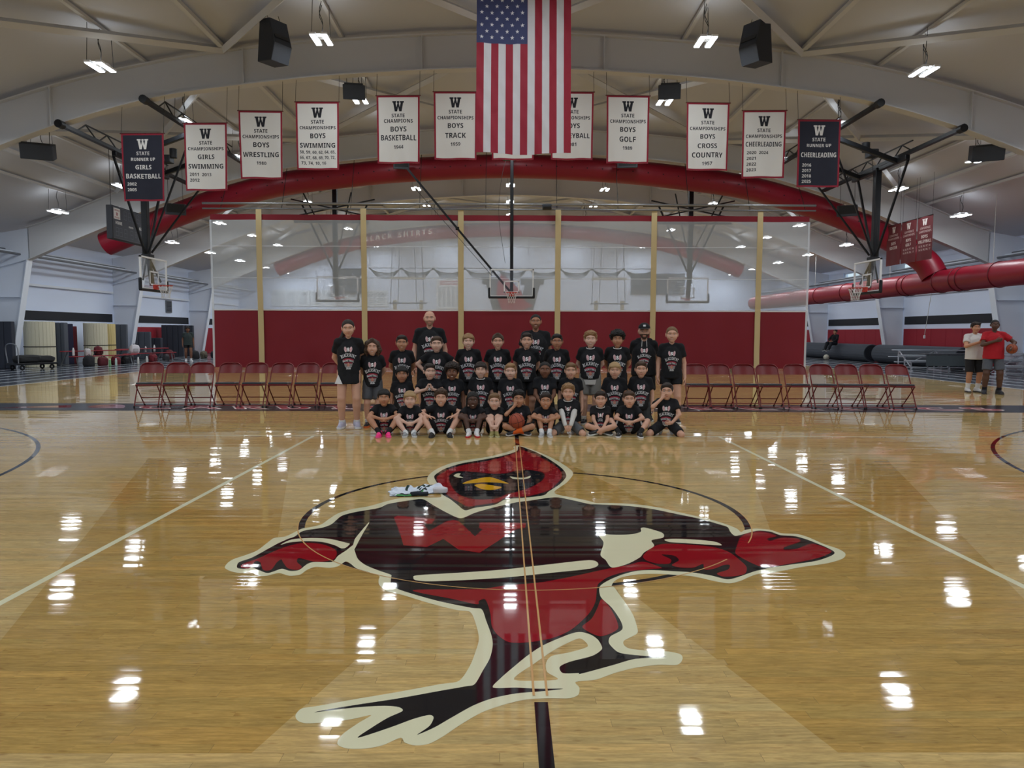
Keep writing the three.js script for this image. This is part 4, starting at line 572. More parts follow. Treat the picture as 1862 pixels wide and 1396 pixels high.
// ---------------------------------------------------------------- things along the right wall
function lyingRoll(x, z0, z1, r, label) {
  const t = thing('floor_mat_roll', label, 'mat', [x, 0, (z0 + z1) / 2], 0, 'grey wrestling mats rolled on the floor'), L = z0 - z1, n = 22;
  for (let k = 0; k < n; k++) { const a = k / n * Math.PI * 2; part(t, 'mat_strip', rbox(0.05, 2 * Math.PI * r / n - 0.004, L, 0.012).rotateZ(a).translate(Math.cos(a) * (r - 0.025), r + Math.sin(a) * (r - 0.025), 0), greyMat); }
  const sp = []; for (let i = 0; i <= 60; i++) { const a = i / 60 * Math.PI * 7, q = 0.06 + (r - 0.12) * i / 60; sp.push([Math.cos(a) * q, r + Math.sin(a) * q, L / 2 - 0.01]); }
  part(t, 'core', new THREE.CylinderGeometry(r - 0.05, r - 0.05, L - 0.03, 24).rotateX(Math.PI / 2).translate(0, r, 0), darkMat); part(t, 'spiral_edge', tube(sp, 0.012, 120, 5), strapM);
}
lyingRoll(19.3, -32.0, -41.4, 0.47, 'far grey mat rolled on the floor by the right wall, with a person on it');
lyingRoll(19.5, -24.6, -31.6, 0.47, 'near grey mat rolled on the floor by the right wall, behind the bleachers');
function ballMesh(t, r, c, lines) { part(t, 'body', new THREE.SphereGeometry(r, 32, 22).translate(0, r, 0), mat(S3(...c), 0.65)); if (lines) for (const [rx, ry] of [[0, 0], [Math.PI / 2, 0], [0, Math.PI / 2]]) part(t, 'seam', new THREE.TorusGeometry(r + 0.0002, 0.0028, 6, 48).rotateX(rx).rotateY(ry + 0.4).rotateZ(0.3).translate(0, r, 0), strapM); if (lines) for (const s of [-1, 1]) { const pts = []; for (let i = 0; i < 40; i++) { const a = i / 40 * Math.PI * 2, q = V(s * 0.55 + 0.18 * Math.cos(2 * a) * s, Math.sin(a), Math.cos(a)).normalize().multiplyScalar(r + 0.0002); q.applyEuler(new THREE.Euler(0, 0.4, 0.3)); pts.push([q.x, q.y + r, q.z]); } part(t, 'seam', tube(pts, 0.0028, 60, 5, true), strapM); } }
ballMesh(thing('soccer_ball', 'pale ball on the track by the far rolled mat', 'ball', [18.1, 0, -34.8]), 0.16, [206, 202, 186], true);
ballMesh(thing('basketball', 'orange basketball in the lap of the cross-legged boy', 'basketball', [0.0, 0.1, -4.5], 0.4), 0.119, [164, 74, 50], true);
ballMesh(thing('basketball', 'orange basketball held on the hip of the young man in red', 'basketball', [12.4, 1.03, -11.75], 0.9), 0.122, [150, 72, 42], true);
function bleacher(x, z, L, turn, label, tiers = 3) {
  const t = thing('bleacher', label, 'bleacher', [x, 0, z], turn, 'small aluminium bleachers'), al = mat(S3(196, 202, 210), 0.35, 0.6);
  for (let k = 0; k < tiers; k++) { part(t, 'seat_plank', rbox(L, 0.04, 0.25, 0.01, 0, 0.43 + k * 0.2, -k * 0.62), al); part(t, 'foot_plank', rbox(L, 0.035, 0.25, 0.01, 0, 0.14 + k * 0.2, -k * 0.62 - 0.34), al); }
  for (let q = 0; q < 4; q++) { const a = (-0.45 + q * 0.3) * L; part(t, 'support', [bar([a, 0.02, 0.15], [a, 0.02, -tiers * 0.6], 0.05), bar([a, 0, 0], [a, 0.42, 0], 0.04), bar([a, 0, -0.62], [a, 0.62, -0.62], 0.04), bar([a, 0, -1.24], [a, 0.82, -1.24], 0.04), bar([a, 0.1, 0.1], [a, 0.82, -1.24], 0.035)], al); part(t, 'brace', [bar([a, 0.05, -1.24], [a + 0.3 * L * (q < 3 ? 1 : -1), 0.8, -1.24], 0.03)], al); }
}
bleacher(18.35, -22.6, 4.8, -0.12, 'aluminium bleacher left of the two players, before the near rolled mat');
bleacher(18.6, -18.0, 4.0, -0.15, 'aluminium bleacher at the right edge behind the young man in red');
{
  const t = thing('scorer_table', 'dark folding scorer table in front of the bleacher', 'table', [17.0, 0, -21.3], -0.15);
  part(t, 'table_top', rbox(2.4, 0.05, 0.7, 0.015, 0, 0.74, 0), M.darkBox); part(t, 'front_panel', [rbox(2.3, 0.42, 0.03, 0.01, 0, 0.5, 0.3)], mat(S3(62, 70, 74), 0.6)); part(t, 'end_box', rbox(0.45, 0.72, 0.6, 0.02, 0.95, 0.36, 0), M.blackSteel);
  for (const a of [-1.05, -0.3]) part(t, 'leg', bar([a, 0, 0.2], [a, 0.72, 0.2], 0.04), M.greyMetal);
}
{ const t = thing('pull_switch', 'thin hanging pull switch with a white handle on the right wall', 'switch', [20.4, 0, -29.2]); part(t, 'cord', rod([0, 1.42, 0], [0.3, 3.9, 0], 0.012, 6), M.cableW); part(t, 'handle', rbox(0.08, 0.16, 0.08, 0.02, 0, 1.36, 0), M.white); part(t, 'hook', rod([0.3, 3.9, 0], [0.9, 3.9, 0], 0.015, 6), M.cableW); }

// ---------------------------------------------------------------- jersey left on the emblem
{
  const t = thing('crumpled_jersey', 'white and green jersey lying crumpled on the floor emblem', 'jersey', [-1.0, 0, -0.78], 0.1);
  const bump = (u, v) => Math.max(0.004, 0.05 * (0.55 + 0.6 * noise3(u * 3.2, v * 3.2, 5)) * Math.min(1, 6 * Math.min(u, 1 - u, v, 1 - v)) + 0.012 * noise3(u * 9, v * 9, 1));
  const edge = (u, v) => { const x = (u - 0.5) * 0.5, z = (v - 0.5) * 0.3; return [x + 0.03 * noise3(u * 2, v * 3, 8), z + 0.05 * Math.sin(u * 5.5) + 0.03 * noise3(u * 3, v * 2, 3)]; };
  const tx = canvas(256, 160, (g, W, H) => { g.fillStyle = '#dfe6f2'; g.fillRect(0, 0, W, H); g.fillStyle = '#16302c'; g.fillRect(70, 40, 16, 44); g.font = 'bold 64px sans-serif'; g.fillText('23', 126, 104); g.fillStyle = '#7cc860'; g.fillRect(150, 6, 36, 20); g.fillStyle = '#16242a'; g.fillRect(120, 0, 28, 26); g.fillRect(188, 0, 24, 22); g.fillRect(0, 132, 180, 10); g.fillStyle = '#4f9a58'; g.fillRect(40, 142, 120, 18); });
  const top = sheet(40, 26, (u, v) => { const [x, z] = edge(u, v); return [x, bump(u, v) + 0.006, z]; }, (u, v) => [u, 1 - v]), under = sheet(40, 26, (u, v) => { const [x, z] = edge(1 - u, v); return [x, 0.003, z]; });
  part(t, 'cloth', [top, under], new THREE.MeshStandardMaterial({ map: tx, roughness: 0.85 }));
  part(t, 'rolled_hem', tube([[-0.05, 0.02, 0.17], [0.0, 0.03, 0.2], [0.06, 0.025, 0.2], [0.1, 0.02, 0.17]], 0.02, 16, 8), mat(S3(24, 30, 44), 0.8));
  part(t, 'sleeve', surfaceBlob(0.07, 0.03, 0.04).translate(0.22, 0.03, 0.08), mat(S3(214, 212, 216), 0.8));
}

// ---------------------------------------------------------------- far wall beyond the curtain
const ZW = ZF + 0.17;
{
  const t = thing('wall_emblem', 'large grey block letter with a red bird shape painted on the far wall', 'wall sign', [0.3, 4.6, ZW]);
  const sOf = (pts) => { const s = new THREE.Shape(); pts.forEach(([x, y], i) => (i ? s.lineTo(x, y) : s.moveTo(x, y))); s.closePath(); return new THREE.ExtrudeGeometry(s, { depth: 0.03, bevelEnabled: false }); };
  const W = [[-2.4, 1.2], [-0.6, 1.2], [-0.6, 0.7], [-0.95, 0.7], [-0.7, -0.3], [0, 0.9], [0.7, -0.3], [0.95, 0.7], [0.6, 0.7], [0.6, 1.2], [2.4, 1.2], [2.4, 0.7], [2.1, 0.7], [1.5, -1.6], [0.5, -1.6], [0, -0.7], [-0.5, -1.6], [-1.5, -1.6], [-2.1, 0.7], [-2.4, 0.7]];
  part(t, 'letter', sOf(W), mat(S3(120, 124, 128), 0.8));
  part(t, 'bird_shape', sOf([[-0.9, 1.6], [-0.3, 1.0], [0.6, 0.2], [0.9, -0.6], [1.6, -1.0], [0.5, -1.4], [-0.3, -2.0], [-0.9, -1.3], [-1.3, -0.2], [-1.2, 0.8]]).translate(0, 0, 0.03), mat(S3(170, 70, 76), 0.8));
}
for (let k = 0; k < 9; k++) {
  const x = -18.1 + k * 1.01, t = thing('honor_board', 'white honor board with five rings, ' + (k === 0 ? 'leftmost of the far wall row' : ordinals[k] + ' from the left on the far wall'), 'board', [x, 4.15, ZW], 0, 'honor boards on the far wall');
  const tx = canvas(160, 200, (g, W, H) => { g.fillStyle = '#dfe6ee'; g.fillRect(0, 0, W, H); g.strokeStyle = '#6b7684'; g.lineWidth = 5; for (const [a, b] of [[36, 46], [80, 46], [124, 46], [58, 66], [102, 66]]) { g.beginPath(); g.arc(a, b, 18, 0, 7); g.stroke(); } g.fillStyle = '#98a2ae'; for (let r = 0; r < 4; r++) g.fillRect(24 + (r % 2) * 10, 100 + r * 22, 112 - (r % 2) * 20, 8); });
  part(t, 'panel', rbox(0.98, 1.3, 0.03, 0.006), mat(S3(200, 206, 214), 0.8)); part(t, 'face', new THREE.PlaneGeometry(0.94, 1.26).translate(0, 0, 0.017), new THREE.MeshStandardMaterial({ map: tx, roughness: 0.8 }));
}
{
  const t = thing('record_board', 'white record board with columns of names on the far wall, left of the wall emblem', 'board', [-4.73, 4.5, ZW]);
  const tx = canvas(256, 300, (g, W, H) => { g.fillStyle = '#e4eaf2'; g.fillRect(0, 0, W, H); g.fillStyle = '#b03a48'; g.font = 'bold 24px sans-serif'; g.textAlign = 'center'; g.fillText('CARDINAL SWIM', W / 2, 30, 220); g.fillText('TRACK RECORDS', W / 2, 56, 220); g.fillStyle = '#8c97a4'; for (let c = 0; c < 5; c++) for (let r = 0; r < 18; r++) g.fillRect(14 + c * 48, 74 + r * 12, 38 - ((r * 7 + c * 5) % 11), 5); });
  part(t, 'panel', rbox(1.95, 2.3, 0.04, 0.01), M.white); part(t, 'face', new THREE.PlaneGeometry(1.9, 2.25).translate(0, 0, 0.022), new THREE.MeshStandardMaterial({ map: tx, roughness: 0.8 }));
}
{
  const t = thing('far_scoreboard', 'grey scoreboard on the far wall behind the left far hoop', 'scoreboard', [-12.5, 5.5, ZW + 0.1]); part(t, 'case', rbox(2.55, 1.9, 0.2, 0.03), mat(S3(92, 98, 106), 0.6)); part(t, 'label_strip', [box(0.9, 0.14, 0.02, -0.6, 0.2, 0.11), box(0.6, 0.14, 0.02, 1.2, 0.3, 0.11)], M.white);
  const u = thing('far_wall_panel', 'grey louvred panel on the far wall behind the right far hoop', 'panel', [11.65, 5.35, ZW + 0.05]); part(u, 'case', rbox(4.2, 1.6, 0.1, 0.02), mat(S3(120, 126, 134), 0.7)); for (let k = 0; k < 6; k++) part(u, 'slat', box(4.0, 0.06, 0.05, 0, -0.5 + k * 0.2, 0.06), M.greyMetal);
}
{ // gathered batting net hung in swags
  const t = thing('gathered_net', 'dark gathered batting net hung in swags beyond the curtain', 'net', [0, 1.15, -44.2]); const nm = mat(S3(74, 80, 74), 0.9);
  for (let k = 0; k < 9; k++) { const x0 = -9.7 + k * 2.2, x1 = x0 + 2.2; for (let q = 0; q < 5; q++) { const sag = 0.3 + q * 0.1; part(t, 'swag', tube([[x0, 4.75 + 0.02 * q, q * 0.05], [x0 + 0.55, 4.75 - sag * 0.8, q * 0.05], [x0 + 1.1, 4.75 - sag, q * 0.05], [x0 + 1.65, 4.75 - sag * 0.8, q * 0.05], [x1, 4.75 + 0.02 * q, q * 0.05]], 0.035 - q * 0.004, 16, 6), nm); } part(t, 'hanger', rod([x0, 4.75, 0], [x0, roofTop(x0) - 1.0, 0], 0.01, 5), M.cable); }
  part(t, 'cable', rod([-9.8, 4.8, 0], [10.3, 4.8, 0], 0.02, 6), M.cable);
}
for (const s of [-1, 1]) {
  const t = thing('folded_wall_rack', s < 0 ? 'wooden rope rack on the far wall left of the wall emblem' : 'wooden rope rack on the far wall right of the wall emblem', 'rack', [s < 0 ? -6.95 : 6.85, 0, -43.4], 0, 'rope racks'); const wd = mat(S3(176, 170, 150), 0.7);
  for (const a of [-0.9, 0.9]) { part(t, 'post', bar([a, 0, 0], [a, 3.7, 0], 0.24, 0.2), wd); for (const b of [-0.3, 0.2]) part(t, 'rope', rod([a + b, 3.4, 0], [a * 0.75 + b, roofTop(7) + 0.1, 0], 0.018, 5), M.cable); }
  part(t, 'cross_bar', [bar([-1.3, 3.5, 0.1], [1.3, 3.5, 0.1], 0.08), bar([-1.3, 2.9, 0.1], [1.3, 2.9, 0.1], 0.06)], M.greyMetal);
  part(t, 'top_beam', bar([-1.2, 5.2, 0], [1.2, 5.2, 0], 0.16), wd);
}

// ---------------------------------------------------------------- people: signed distance bodies meshed on a grid
// primitives: cone {a,b,ra,rb} tapered capsule, ell {c,r,q} ellipsoid; k joins smoothly, cut removes the side a plane normal points to, sub carves
function field(prims, cell, pad = 0.03) {
  let lo = [1e9, 1e9, 1e9], hi = [-1e9, -1e9, -1e9];
  for (const p of prims) { if (!p.box) { p.box = p.t === 'cone' ? [0, 1, 2].map((i) => [Math.min(p.a[i] - p.ra, p.b[i] - p.rb), Math.max(p.a[i] + p.ra, p.b[i] + p.rb)]) : [0, 1, 2].map((i) => { const R = p.q ? Math.max(...p.r) : p.r[i]; return [p.c[i] - R, p.c[i] + R]; }); } if (!p.sub) for (let i = 0; i < 3; i++) { lo[i] = Math.min(lo[i], p.box[i][0]); hi[i] = Math.max(hi[i], p.box[i][1]); } }
  const n = [0, 1, 2].map((i) => Math.ceil((hi[i] - lo[i] + 2 * pad) / cell) + 1), o = lo.map((v) => v - pad), F = new Float32Array(n[0] * n[1] * n[2]).fill(1);
  for (const p of prims) {
    const m = (p.k || 0) + 2.5 * cell + (p.noise ? p.noise[0] : 0), r = [0, 1, 2].map((i) => [Math.max(0, Math.floor((p.box[i][0] - m - o[i]) / cell)), Math.min(n[i] - 1, Math.ceil((p.box[i][1] + m - o[i]) / cell))]);
    let ax, ay, az, bx, by, bz, L2, dr, q;
    if (p.t === 'cone') { [ax, ay, az] = p.a; bx = p.b[0] - ax; by = p.b[1] - ay; bz = p.b[2] - az; L2 = bx * bx + by * by + bz * bz || 1e-9; dr = p.rb - p.ra; }
    const iq = p.q, fl = p.flat, tmp = V();
    for (let z = r[2][0]; z <= r[2][1]; z++) for (let y = r[1][0]; y <= r[1][1]; y++) for (let x = r[0][0]; x <= r[0][1]; x++) {
      const X = o[0] + x * cell, Y = o[1] + y * cell, Z = o[2] + z * cell; let d;
      if (p.t === 'cone') {
        let px = X - ax, py = Y - ay, pz = Z - az, t = (px * bx + py * by + pz * bz) / L2; t = t < 0 ? 0 : t > 1 ? 1 : t; px -= t * bx; py -= t * by; pz -= t * bz;
        if (fl) { const s = px * fl[0] + py * fl[1] + pz * fl[2], g = s * (fl[3] - 1); px += fl[0] * g; py += fl[1] * g; pz += fl[2] * g; }
        d = Math.sqrt(px * px + py * py + pz * pz) - (p.ra + dr * t);
      } else {
        tmp.set(X - p.c[0], Y - p.c[1], Z - p.c[2]); if (iq) tmp.applyQuaternion(iq); const ex = tmp.x / p.r[0], ey = tmp.y / p.r[1], ez = tmp.z / p.r[2], k0 = Math.sqrt(ex * ex + ey * ey + ez * ez), fx = ex / p.r[0], fy = ey / p.r[1], fz = ez / p.r[2]; d = k0 * (k0 - 1) / (Math.sqrt(fx * fx + fy * fy + fz * fz) || 1e-6); if (k0 < 1e-4) d = -Math.min(...p.r);
      }
      if (p.noise) d += p.noise[0] * noise3(X * p.noise[1], Y * p.noise[1], Z * p.noise[1]);
      if (p.cut) for (const c of p.cut) { const e = (X - c.c[0]) * c.n[0] + (Y - c.c[1]) * c.n[1] + (Z - c.c[2]) * c.n[2]; if (e > d) d = e; }
      const i = (z * n[1] + y) * n[0] + x, f = F[i], k = p.k || 1e-5;
      if (p.sub) { const h = Math.max(k - Math.abs(f + d), 0) / k; F[i] = Math.max(f, -d) + h * h * k * 0.25; }
      else { const h = Math.max(k - Math.abs(f - d), 0) / k; F[i] = Math.min(f, d) - h * h * k * 0.25; }
    }
  }
  return { F, n, o, cell };
}
function surface({ F, n, o, cell }) { // naive surface nets
  const [nx, ny, nz] = n, id = new Int32Array(F.length).fill(-1), pos = [], idx = [], sx = 1, sy = nx, sz = nx * ny, off = [0, sx, sy, sx + sy, sz, sx + sz, sy + sz, sx + sy + sz], E = [[0, 1], [2, 3], [4, 5], [6, 7], [0, 2], [1, 3], [4, 6], [5, 7], [0, 4], [1, 5], [2, 6], [3, 7]];
  for (let z = 0; z < nz - 1; z++) for (let y = 0; y < ny - 1; y++) for (let x = 0; x < nx - 1; x++) {
    const i = z * sz + y * sy + x; let m = 0; for (let k = 0; k < 8; k++) if (F[i + off[k]] < 0) m |= 1 << k; if (m === 0 || m === 255) continue;
    let px = 0, py = 0, pz = 0, c = 0; for (const [a, b] of E) { if (((m >> a) & 1) === ((m >> b) & 1)) continue; const fa = F[i + off[a]], fb = F[i + off[b]], t = fa / (fa - fb); px += (a & 1) + ((b & 1) - (a & 1)) * t; py += ((a >> 1) & 1) + (((b >> 1) & 1) - ((a >> 1) & 1)) * t; pz += ((a >> 2) & 1) + (((b >> 2) & 1) - ((a >> 2) & 1)) * t; c++; }
    id[i] = pos.length / 3; pos.push(o[0] + (x + px / c) * cell, o[1] + (y + py / c) * cell, o[2] + (z + pz / c) * cell);
  }
  const quad = (a, b, c, d, flip) => { if (a < 0 || b < 0 || c < 0 || d < 0) return; if (flip) idx.push(a, c, b, a, d, c); else idx.push(a, b, c, a, c, d); };
  for (let z = 1; z < nz - 1; z++) for (let y = 1; y < ny - 1; y++) for (let x = 1; x < nx - 1; x++) {
    const i = z * sz + y * sy + x, f = F[i] < 0;
    if (f !== (F[i + sx] < 0)) quad(id[i - sy - sz], id[i - sz], id[i], id[i - sy], !f);
    if (f !== (F[i + sy] < 0)) quad(id[i - sx - sz], id[i - sx], id[i], id[i - sz], !f);
    if (f !== (F[i + sz] < 0)) quad(id[i - sx - sy], id[i - sy], id[i], id[i - sx], !f);
  }
  const g = new THREE.BufferGeometry(); g.setAttribute('position', new THREE.Float32BufferAttribute(pos, 3)); g.setIndex(idx); g.computeVertexNormals(); return g;
}
const cone = (a, b, ra, rb, o = {}) => ({ t: 'cone', a: a.toArray ? a.toArray() : a, b: b.toArray ? b.toArray() : b, ra, rb, ...o });
const ell = (c, r, o = {}) => ({ t: 'ell', c: c.toArray ? c.toArray() : c, r, ...o });

// ---- head, in head space: centre of the skull, face to +z, 0.23 m from chin to crown
const HEAD = surface(field([
  ell([0, 0.03, -0.012], [0.075, 0.085, 0.095]), ell([0, -0.042, 0.02], [0.056, 0.066, 0.068], { k: 0.04 }), ell([0, -0.09, 0.056], [0.026, 0.022, 0.024], { k: 0.03 }),
  ell([-0.034, -0.03, 0.052], [0.032, 0.034, 0.034], { k: 0.03 }), ell([0.034, -0.03, 0.052], [0.032, 0.034, 0.034], { k: 0.03 }),
  cone([-0.05, 0.028, 0.066], [0, 0.03, 0.083], 0.009, 0.01, { k: 0.02 }), cone([0.05, 0.028, 0.066], [0, 0.03, 0.083], 0.009, 0.01, { k: 0.02 }),
  ell([-0.031, 0.008, 0.1], [0.02, 0.013, 0.024], { sub: 1, k: 0.014 }), ell([0.031, 0.008, 0.1], [0.02, 0.013, 0.024], { sub: 1, k: 0.014 }),
  cone([0, 0.012, 0.084], [0, -0.026, 0.1], 0.008, 0.0105, { k: 0.012 }), cone([-0.011, -0.03, 0.092], [0.011, -0.03, 0.092], 0.0085, 0.0085, { k: 0.01 }),
  cone([-0.022, -0.055, 0.08], [0, -0.054, 0.089], 0.007, 0.008, { k: 0.008 }), cone([0.022, -0.055, 0.08], [0, -0.054, 0.089], 0.007, 0.008, { k: 0.008 }), cone([-0.018, -0.068, 0.08], [0.018, -0.068, 0.08], 0.007, 0.007, { k: 0.008 }),
  ell([-0.078, 0, -0.008], [0.012, 0.032, 0.021], { k: 0.012 }), ell([0.078, 0, -0.008], [0.012, 0.032, 0.021], { k: 0.012 }),
], 0.0052, 0.015));
const EYE = (() => { const g = new THREE.SphereGeometry(0.0112, 14, 10), p = g.attributes.position, c = []; for (let i = 0; i < p.count; i++) { const r = Math.hypot(p.getX(i), p.getY(i)), f = p.getZ(i) > 0; const v = f && r < 0.0066 ? [0.02, 0.012, 0.008] : [0.55, 0.53, 0.51]; c.push(...v); } g.setAttribute('color', new THREE.Float32BufferAttribute(c, 3)); g.scale(1.1, 0.58, 1); g.computeVertexNormals(); return g; })();
const TEETH = sheet(12, 3, (u, v) => { const x = (u - 0.5) * 0.036, e = 1 - (u - 0.5) * (u - 0.5) * 3.2; return [x, -0.0605 + 0.004 * (Math.abs(x) / 0.018) ** 2 + (v - 0.5) * 0.0095 * e, 0.0992 - 14 * x * x - 0.002 * (1 - v)]; }), TEETHM = mat(S3(214, 208, 200), 0.4);
const EYEM = new THREE.MeshStandardMaterial({ vertexColors: true, roughness: 0.25 });
const faceCut = { c: [0, 0.072, 0.082], n: [0, -0.62, 0.785] };
const hairPrims = {
  short: () => [ell([0, 0.036, -0.015], [0.083, 0.091, 0.102], { cut: [faceCut], noise: [0.004, 60] }), cone([-0.05, 0.085, 0.06], [0.05, 0.09, 0.06], 0.018, 0.02, { k: 0.015, noise: [0.005, 70] })],
  fringe: () => [ell([0, 0.036, -0.015], [0.086, 0.094, 0.104], { cut: [faceCut], noise: [0.004, 50] }), cone([-0.055, 0.06, 0.066], [0.055, 0.062, 0.066], 0.022, 0.022, { k: 0.02, noise: [0.005, 80] }), cone([-0.072, 0.05, 0.03], [-0.074, 0.0, 0.02], 0.014, 0.008, { k: 0.01 }), cone([0.072, 0.05, 0.03], [0.074, 0.0, 0.02], 0.014, 0.008, { k: 0.01 })],
  curly: () => [ell([0, 0.042, -0.015], [0.09, 0.096, 0.106], { cut: [faceCut], noise: [0.011, 42] }), cone([-0.055, 0.09, 0.055], [0.055, 0.09, 0.06], 0.026, 0.026, { k: 0.015, noise: [0.012, 48] })],
  bigcurl: () => [ell([0, 0.055, -0.01], [0.108, 0.1, 0.116], { cut: [faceCut], noise: [0.016, 32] }), cone([-0.06, 0.085, 0.062], [0.06, 0.085, 0.062], 0.036, 0.036, { k: 0.02, noise: [0.016, 40] })],
  buzz: () => [ell([0, 0.034, -0.013], [0.0785, 0.0865, 0.0985], { cut: [{ c: [0, 0.085, 0.08], n: [0, -0.6, 0.8] }] })],
  part: () => [ell([0, 0.036, -0.015], [0.086, 0.094, 0.104], { cut: [faceCut], noise: [0.003, 40] }), cone([-0.012, 0.115, 0.05], [-0.066, 0.045, 0.06], 0.02, 0.014, { k: 0.012 }), cone([0.012, 0.115, 0.05], [0.066, 0.045, 0.06], 0.02, 0.014, { k: 0.012 })],
  long: () => [ell([0, 0.036, -0.02], [0.09, 0.094, 0.108], { cut: [{ c: [0, 0.08, 0.075], n: [0, -0.45, 0.89] }], noise: [0.005, 36] }), ...[-1, 1].flatMap((s) => [cone([s * 0.07, 0.06, 0.02], [s * 0.092, -0.04, 0.02], 0.03, 0.036, { k: 0.03, noise: [0.01, 32] }), cone([s * 0.09, -0.04, 0.015], [s * 0.075, -0.125, 0.0], 0.036, 0.022, { k: 0.03, noise: [0.01, 32] }), cone([0, 0.11, 0.05], [s * 0.075, 0.03, 0.055], 0.024, 0.014, { k: 0.02 })]), cone([0, 0, -0.07], [0, -0.11, -0.06], 0.06, 0.045, { k: 0.03, noise: [0.008, 32] })],
  pony: () => [ell([0, 0.036, -0.016], [0.081, 0.09, 0.102], { cut: [{ c: [0, 0.088, 0.08], n: [0, -0.55, 0.835] }] }), cone([-0.05, -0.03, -0.09], [-0.1, -0.14, -0.02], 0.03, 0.03, { k: 0.02, noise: [0.004, 40] }), cone([-0.1, -0.14, -0.02], [-0.085, -0.29, 0.075], 0.03, 0.016, { k: 0.02, noise: [0.004, 40] })],
  bun: () => [ell([0, 0.036, -0.016], [0.081, 0.089, 0.102], { cut: [{ c: [0, 0.085, 0.08], n: [0, -0.55, 0.835] }] }), ell([0, 0.03, -0.13], [0.035, 0.035, 0.03], { k: 0.02 })],
  braids: () => [ell([0, 0.036, -0.015], [0.084, 0.092, 0.103], { cut: [faceCut], noise: [0.006, 90] }), ...[-1, 1].map((s) => cone([s * 0.075, 0.02, 0.0], [s * 0.085, -0.08, 0.01], 0.018, 0.012, { k: 0.012, noise: [0.005, 90] }))],
};
const hairCache = {}; const hairGeo = (k) => hairCache[k] || (hairCache[k] = surface(field(hairPrims[k](), 0.0074, 0.03)));
// ---- hand: wrist at the origin, fingers along +y, palm towards +z, thumb on the +x side; 0.18 m long
function makeHand(curl) {
  const pr = [], kn = [[0.026, 0.085, 0], [0.009, 0.09, 0], [-0.009, 0.086, 0], [-0.026, 0.078, 0]], len = [0.072, 0.08, 0.075, 0.06];
  for (const k of kn) pr.push(cone([k[0] * 0.6, 0.0, 0], k, 0.016, 0.0125, { k: 0.012 }));
  kn.forEach((k, i) => { let p = V(...k), a = curl * 0.5; const sp = (1.5 - i) * 0.05; for (let j = 0; j < 3; j++) { const L = len[i] * [0.46, 0.31, 0.23][j], q = p.clone().add(V(Math.sin(sp) * L, Math.cos(a) * L, Math.sin(a) * L)); pr.push(cone(p, q, 0.0092 - j * 0.0008, 0.0085 - j * 0.0008, { k: 0.003 })); p = q; a += curl; } });
  let p = V(0.018, 0.022, 0.004); for (const [dx, dy, dz, r] of [[0.022, 0.026, 0.008, 0.012], [0.012, 0.026, 0.01 + curl * 0.008, 0.0098], [0.002, 0.022, 0.01 + curl * 0.012, 0.0085]]) { const q = p.clone().add(V(dx, dy, dz)); pr.push(cone(p, q, r, r * 0.92, { k: 0.006 })); p = q; }
  return surface(field(pr, 0.0056, 0.012));
}
const HANDS = { relaxed: makeHand(0.35), grip: makeHand(0.75), flat: makeHand(0.1), fist: makeHand(1.25) };
const skinM = new THREE.MeshStandardMaterial({ vertexColors: true, roughness: 0.62 });
const clothM = {}; const cloth = (c, rough = 0.9) => { const k = c.join() + rough; return clothM[k] || (clothM[k] = mat(S3(...c), rough)); };
const BLACKTEE = [15, 16, 22];
